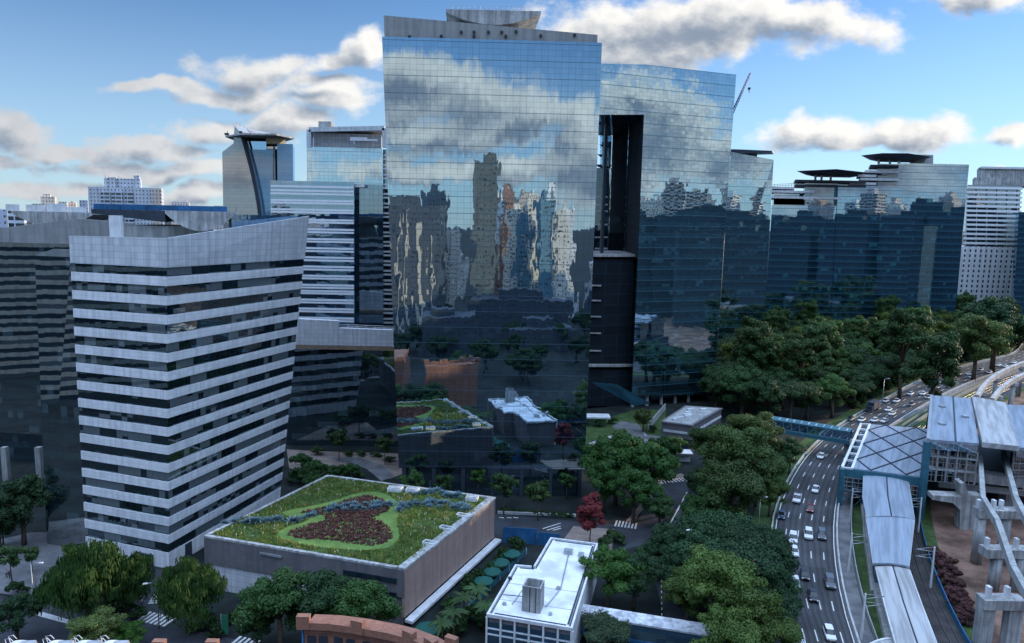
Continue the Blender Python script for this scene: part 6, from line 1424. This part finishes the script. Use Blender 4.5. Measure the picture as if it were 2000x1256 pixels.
def plant_px(kind, px, py, wpx, label, group=None, tint=(1, 1, 1), zsc=1.0, name=None):
    """px, py = middle of the crown, wpx its width"""
    P_ = proto(kind); zc = 5.0
    for _ in range(6):
        p = G(px, py, zc); depth = math.hypot(p.y, CAMH - zc); wid = wpx * depth / FPX; zc = P_[2] * zsc * wid / (2 * P_[1])
    return plant(kind, p, wid, label, group, name, tint, zsc)
# corner of the picture, lower left
plant_px('weep', 168, 1120, 150, 'weeping pepper tree, the larger left half of the pair before the banded tower', tint=(.9, 1, .8)); plant_px('weep', 245, 1125, 105, 'weeping pepper tree overlapping the right side of the bigger pepper tree', tint=(.8, .95, .75))
plant_px('weep', 365, 1148, 122, 'round pepper tree in front of the garden roof building left end', tint=(.95, 1, .8)); plant_px('broad_a', 28, 1195, 84, 'small round dark tree by the street at the left edge', tint=(.9, 1, 1.0), zsc=.9)
plant_px('olive', 195, 1228, 85, 'yellow green tree at the bottom behind the roof ventilators', zsc=.8); plant_px('bright', 250, 1236, 60, 'small leafy crown right of the yellow green tree at the bottom', tint=(.8, .8, .6), zsc=.8)
plant_px('broad_a', 40, 975, 110, 'dark tree under the left edge mirror tower'); plant_px('broad_c', -5, 1010, 90, 'dark tree cut by the left picture edge'); plant_px('bright', 4, 1035, 36, 'small bright green tree at the left edge', tint=(.7, .8, .7)); plant_px('young', 20, 1085, 55, 'thin crooked tree on the lower left plaza'); plant_px('young', 60, 1082, 34, 'small planter tree on the lower left plaza')
plant_px('broad_b', 545, 1172, 130, 'broad street tree nearest the white base of the garden building', tint=(.7, .85, .7)); plant_px('broad_c', 625, 1168, 140, 'tall middle tree before the garden building front', tint=(.8, .95, .8)); plant_px('broad_b', 705, 1188, 130, 'street tree under the front corner of the garden building', tint=(.7, .85, .65)); plant_px('broad_a', 500, 1215, 70, 'low dark tree beside the green banner', tint=(.8, .9, .8))
for x, y in ((100, 1158), (245, 1188), (215, 1180), (270, 1200), (380, 1228), (420, 1236), (410, 1215), (460, 1205), (35, 1150)): plant_px('bush', x, y, 40, 'low dark hedge shrub along the lower left pavement', 'shrubs along the lower left pavement', tint=(.45, .55, .5))
# garden between the towers
for x, y, w_ in ((592, 905, 52), (620, 920, 56), (660, 925, 50), (585, 930, 50), (690, 922, 46), (610, 940, 46)): plant_px('bush', x, y, w_, 'rounded shrub beside the curved garden path', 'shrubs by the curved garden path', tint=(.7, .9, .7))
plant_px('young', 662, 855, 46, 'young tree in front of the podium block dark glass'); plant_px('young', 752, 868, 40, 'young tree left of the mirror tower base'); plant_px('bush', 620, 880, 30, 'low hedge shrub on the warm paved plaza', 'plaza hedge shrubs'); 
for x, y in ((680, 886), (705, 886), (735, 888), (760, 897)): plant_px('bush', x, y, 26, 'low hedge shrub on the warm paved plaza', 'plaza hedge shrubs', zsc=.6)
for x, y, w_, l in ((868, 942, 44, 'round small tree at the left foot of the mirror tower'), (985, 946, 60, 'wide small tree second from the left before the mirror tower'), (1052, 960, 58, 'olive small tree in the middle before the mirror tower'), (935, 930, 40, 'thin small tree between the round and the wide one'), (1108, 938, 38, 'thin small tree near the right corner of the mirror tower'), (805, 937, 52, 'leafy small tree behind the roof hatch of the garden building')): plant_px('young', x, y, w_, l, tint=(1, .95, .8) if '1052' in str(x) else (.8, .95, .8))
for i in range(13): plant_px('bush', 982 + i * 11, 996 + i * .9, 17, 'clipped hedge shrub in the planter before the mirror tower', 'hedge before the mirror tower', tint=(.6, .75, .5), zsc=.7)
# forecourt and ramp
for x, y, w_, l in ((1205, 890, 120, 'largest fresh green crown right of the mirror tower'), (1265, 905, 110, 'fresh green crown beside the ramp street'), (1180, 930, 90, 'lower fresh green crown touching the mirror tower'), (1240, 950, 90, 'shaded green crown at the corner of the ramp'), (1290, 880, 70, 'green crown next to the pavilion')): plant_px('broad_b', x, y, w_, l, tint=(.75, 1.05, .7))
plant_px('young', 1322, 868, 44, 'small olive tree by the pavilion wall', tint=(1.4, 1.3, 1)); plant_px('olive', 1257, 815, 34, 'small yellow green tree on the forecourt'); 
for x, y in ((1170, 828), (1196, 822), (1218, 845), (1215, 852), (1275, 838)): plant_px('bush', x, y, 22, 'clipped ball shrub on the forecourt lawn', 'ball shrubs on the forecourt', tint=(.6, .7, .5))
plant_px('red', 1155, 1005, 62, 'crimson leaved tree at the street corner', tint=(1, 1, 1))
for x, y in ((1195, 1046), (1210, 1052), (1180, 1062)): plant_px('bush', x, y, 34, 'shrub at the foot of the crimson tree', 'shrubs by the crimson tree')
plant_px('bright', 1190, 1112, 104, 'bright green tree touching the white roof edge'); plant_px('broad_a', 1240, 1118, 90, 'dark tree right of the bright green one', tint=(.9, 1, .9)); plant_px('umbrella', 1180, 1228, 92, 'grey green tree below the covered walkway', tint=(1.5, 1.1, 1.3), zsc=.75)
# rows along the highway
ROW = [('broad_b', 1290, 985, 62), ('broad_a', 1320, 1060, 90), ('broad_c', 1290, 1075, 80), ('umbrella', 1400, 1035, 130), ('umbrella', 1460, 1060, 130), ('broad_c', 1370, 1085, 120), ('umbrella', 1440, 1105, 140), ('broad_a', 1500, 1110, 110), ('broad_c', 1520, 1150, 90), ('broad_a', 1330, 1110, 90), ('umbrella', 1510, 1190, 110), ('broad_c', 1490, 1060, 100), ('broad_a', 1395, 1120, 110)]
for k, x, y, w_ in ROW: plant_px(k, x, y, w_, 'dark spreading tree in the thick row between the side street and the highway', 'dark trees along the highway', tint=(.85, .98, .95))
for x, y, w_, k, l in ((1395, 1150, 140, 'olive', 'big yellow green tree at the bottom with pale bark showing'), (1460, 1190, 120, 'olive', 'yellow green crown right of the big one at the bottom'), (1345, 1155, 84, 'olive', 'smaller yellow green crown left of the big one at the bottom'), (1505, 1240, 90, 'olive', 'yellow green crown cut by the bottom edge'), (1420, 1245, 110, 'olive', 'lowest yellow green crown over the covered walkway')): plant_px(k, x, y, w_, l, tint=(.8, .95, .75))
for x, y, w_, k, l, tn in ((1420, 960, 120, 'olive', 'mid green rounded crown above the dark row', (.6, .75, .7)), (1440, 890, 130, 'olive', 'rounded crown second up from the dark row', (.55, .7, .65)), (1400, 870, 90, 'olive', 'rounded crown close to the pavilion roof', (.5, .65, .6)), (1475, 850, 100, 'olive', 'tallest rounded crown below the footbridge', (.75, .8, .75)), (1480, 915, 90, 'olive', 'rounded crown nearest the highway edge', (.55, .7, .6)), (1505, 960, 60, 'olive', 'narrow crown leaning to the highway', (.55, .7, .6)), (1545, 880, 62, 'broad_b', 'dark crown beneath the footbridge end', (.7, .8, .8)), (1370, 940, 70, 'broad_c', 'dark crown beside the zebra ramp', (.8, .9, .9)), (1380, 990, 90, 'broad_b', 'green crown left above the dark row', (.7, .9, .7))): plant_px(k, x, y, w_, l, tint=tn)
# the grove between the towers and the highway
rgv = random.Random(21)
poly = gp_((1395, 815), (1405, 745), (1490, 700), (1700, 655), (1890, 632), (2040, 640), (2040, 676), (1880, 706), (1785, 736), (1705, 778), (1612, 830), (1520, 838), (1440, 835))
pts = []; x0, x1 = min(p.x for p in poly), max(p.x for p in poly); y0, y1 = min(p.y for p in poly), max(p.y for p in poly)
for _ in range(9000):
    p = Vector((rgv.uniform(x0, x1), rgv.uniform(y0, y1), 0))
    if pip(p, poly) and all((p - q).length > 8.6 for q in pts): pts.append(p)
for p in pts:
    near = min((p - v.xy.to_3d()).length for v in RL); k = rgv.choice(('umbrella', 'broad_c', 'broad_b') if near < 14 else ('broad_a', 'broad_b', 'broad_c', 'umbrella', 'tall', 'olive')); w_ = rgv.uniform(11, 15) if near < 12 else rgv.uniform(12, 19)
    if k == 'tall': w_ *= .85
    g_ = rgv.uniform(.6, 1.0); plant(k, p, w_, 'dark green tree in the dense grove between the teal towers and the highway bend', 'grove trees', tint=(g_ * 1.25, g_ * 1.3, g_ * (1.0 if k != 'olive' else .8)), zsc=rgv.uniform(.85, 1.1))
for x, y, w_, k, l in ((1770, 640, 90, 'tall', 'tall broad eucalyptus before the terraced tower'), (1835, 618, 100, 'tall', 'tallest eucalyptus left of the white hotel tower'), (1590, 670, 70, 'tall', 'pointed tree in the middle of the grove'), (1480, 680, 80, 'tall', 'tall tree at the corner of the slim tower'), (1950, 620, 120, 'broad_a', 'broad dark crown under the white hotel tower'), (1910, 660, 100, 'olive', 'rounded olive crown below the tall mast')): plant_px(k, x, y, w_, l, tint=(.75, .85, .8))
# shrubs on the works ground, yard plants, palms
for i in range(22): plant_px('bush_purple' if i % 3 else 'bush_brown', 1826 + i * 2.7 + (i % 4) * 6, 1080 + i * 6.2, 34, 'purple brown shrub in the thicket along the railway fence', 'purple shrubs by the railway', tint=(1, 1, 1))
def palm(px, py, label, h=5.5, grp='palms in the yard'):
    t = thing('palm_tree', label, 'palm', G(px, py, h).xy.to_3d(), grp); b = MB(); b.tube([(0, 0, 0), (.15, .1, h * .5), (.1, 0, h)], .16, 7, r2=.1); b.build('trunk', M['bark'], t, world=False, uv=False); b = MB(); r_ = random.Random(px)
    for k in range(15):
        a = 2 * PI * k / 15 + r_.uniform(-.15, .15); L = r_.uniform(2.0, 2.9); el = r_.uniform(.2, 1.0); prev = None
        for s_ in range(7):
            f = s_ / 6; p = Vector((.1 + math.cos(a) * L * f * math.cos(el * (1 - f)), math.sin(a) * L * f * math.cos(el * (1 - f)), h + L * (math.sin(el) * f - .75 * f * f))); sd2 = Vector((-math.sin(a), math.cos(a), 0)); wd = .42 * math.sin(PI * min(1, f * .85 + .12))
            if prev: 
                for sg in (-1, 1): b.face([prev[0], prev[0] + sd2 * sg * prev[1] - Vector((0, 0, prev[1] * .7)), p + sd2 * sg * wd * .8 - Vector((0, 0, wd * .75)), p])
            prev = (p, wd)
    b.build('fronds', M['leaf_mid'], t, world=False, uv=False)
for x, y, l in ((905, 1165, 'palm in the middle of the planted yard'), (930, 1150, 'palm behind the middle one in the planted yard'), (885, 1195, 'palm nearest the brick building in the yard'), (862, 1215, 'low palm beside the front green parasol'), (950, 1180, 'palm against the white roofed building')): palm(x, y, l)
for x, y in ((1010, 1065), (985, 1085), (965, 1108), (940, 1128), (915, 1140), (880, 1180), (900, 1205), (925, 1200), (895, 1228), (940, 1215), (870, 1240)): plant_px('bush', x, y, 42, 'leafy shrub in the yard between stone building and white roof', 'yard shrubs', tint=(.5, .65, .55))

for i in range(70):                                          # gardens under the viewpoint, met again in the mirror glass
    x, y = random.uniform(-150, 110), random.uniform(-110, 58)
    plant(random.choice(('broad_a', 'broad_b', 'umbrella', 'broad_c')), Vector((x, y, 0)), random.uniform(9, 14), 'garden tree under the viewpoint, showing only mirrored in the glass', 'garden trees below the viewpoint', tint=(.7, .85, .7))

L9 = OFF(RL, -8.5)
for i in range(24, 52):
    p = L9[i] + Vector((random.uniform(-1.5, 1.5), random.uniform(-1.5, 1.5), 0))
    plant(random.choice(('umbrella', 'broad_c', 'broad_b')), p, random.uniform(11, 15), 'dark green tree in the dense grove between the teal towers and the highway bend', 'grove trees', tint=(.95, 1.05, .8), zsc=random.uniform(.8, 1.05))

L6 = OFF(RL, -4.6)
for i in range(22, 56):
    for _ in range(2):
        p = L6[i] + Vector((random.uniform(-2.5, 1.0), random.uniform(-2, 2), 0)); plant('bush', p, random.uniform(4, 7), 'understorey shrub at the foot of the grove along the highway bend', 'understorey shrubs of the grove', tint=(.55, .75, .55), zsc=random.uniform(.8, 1.2))
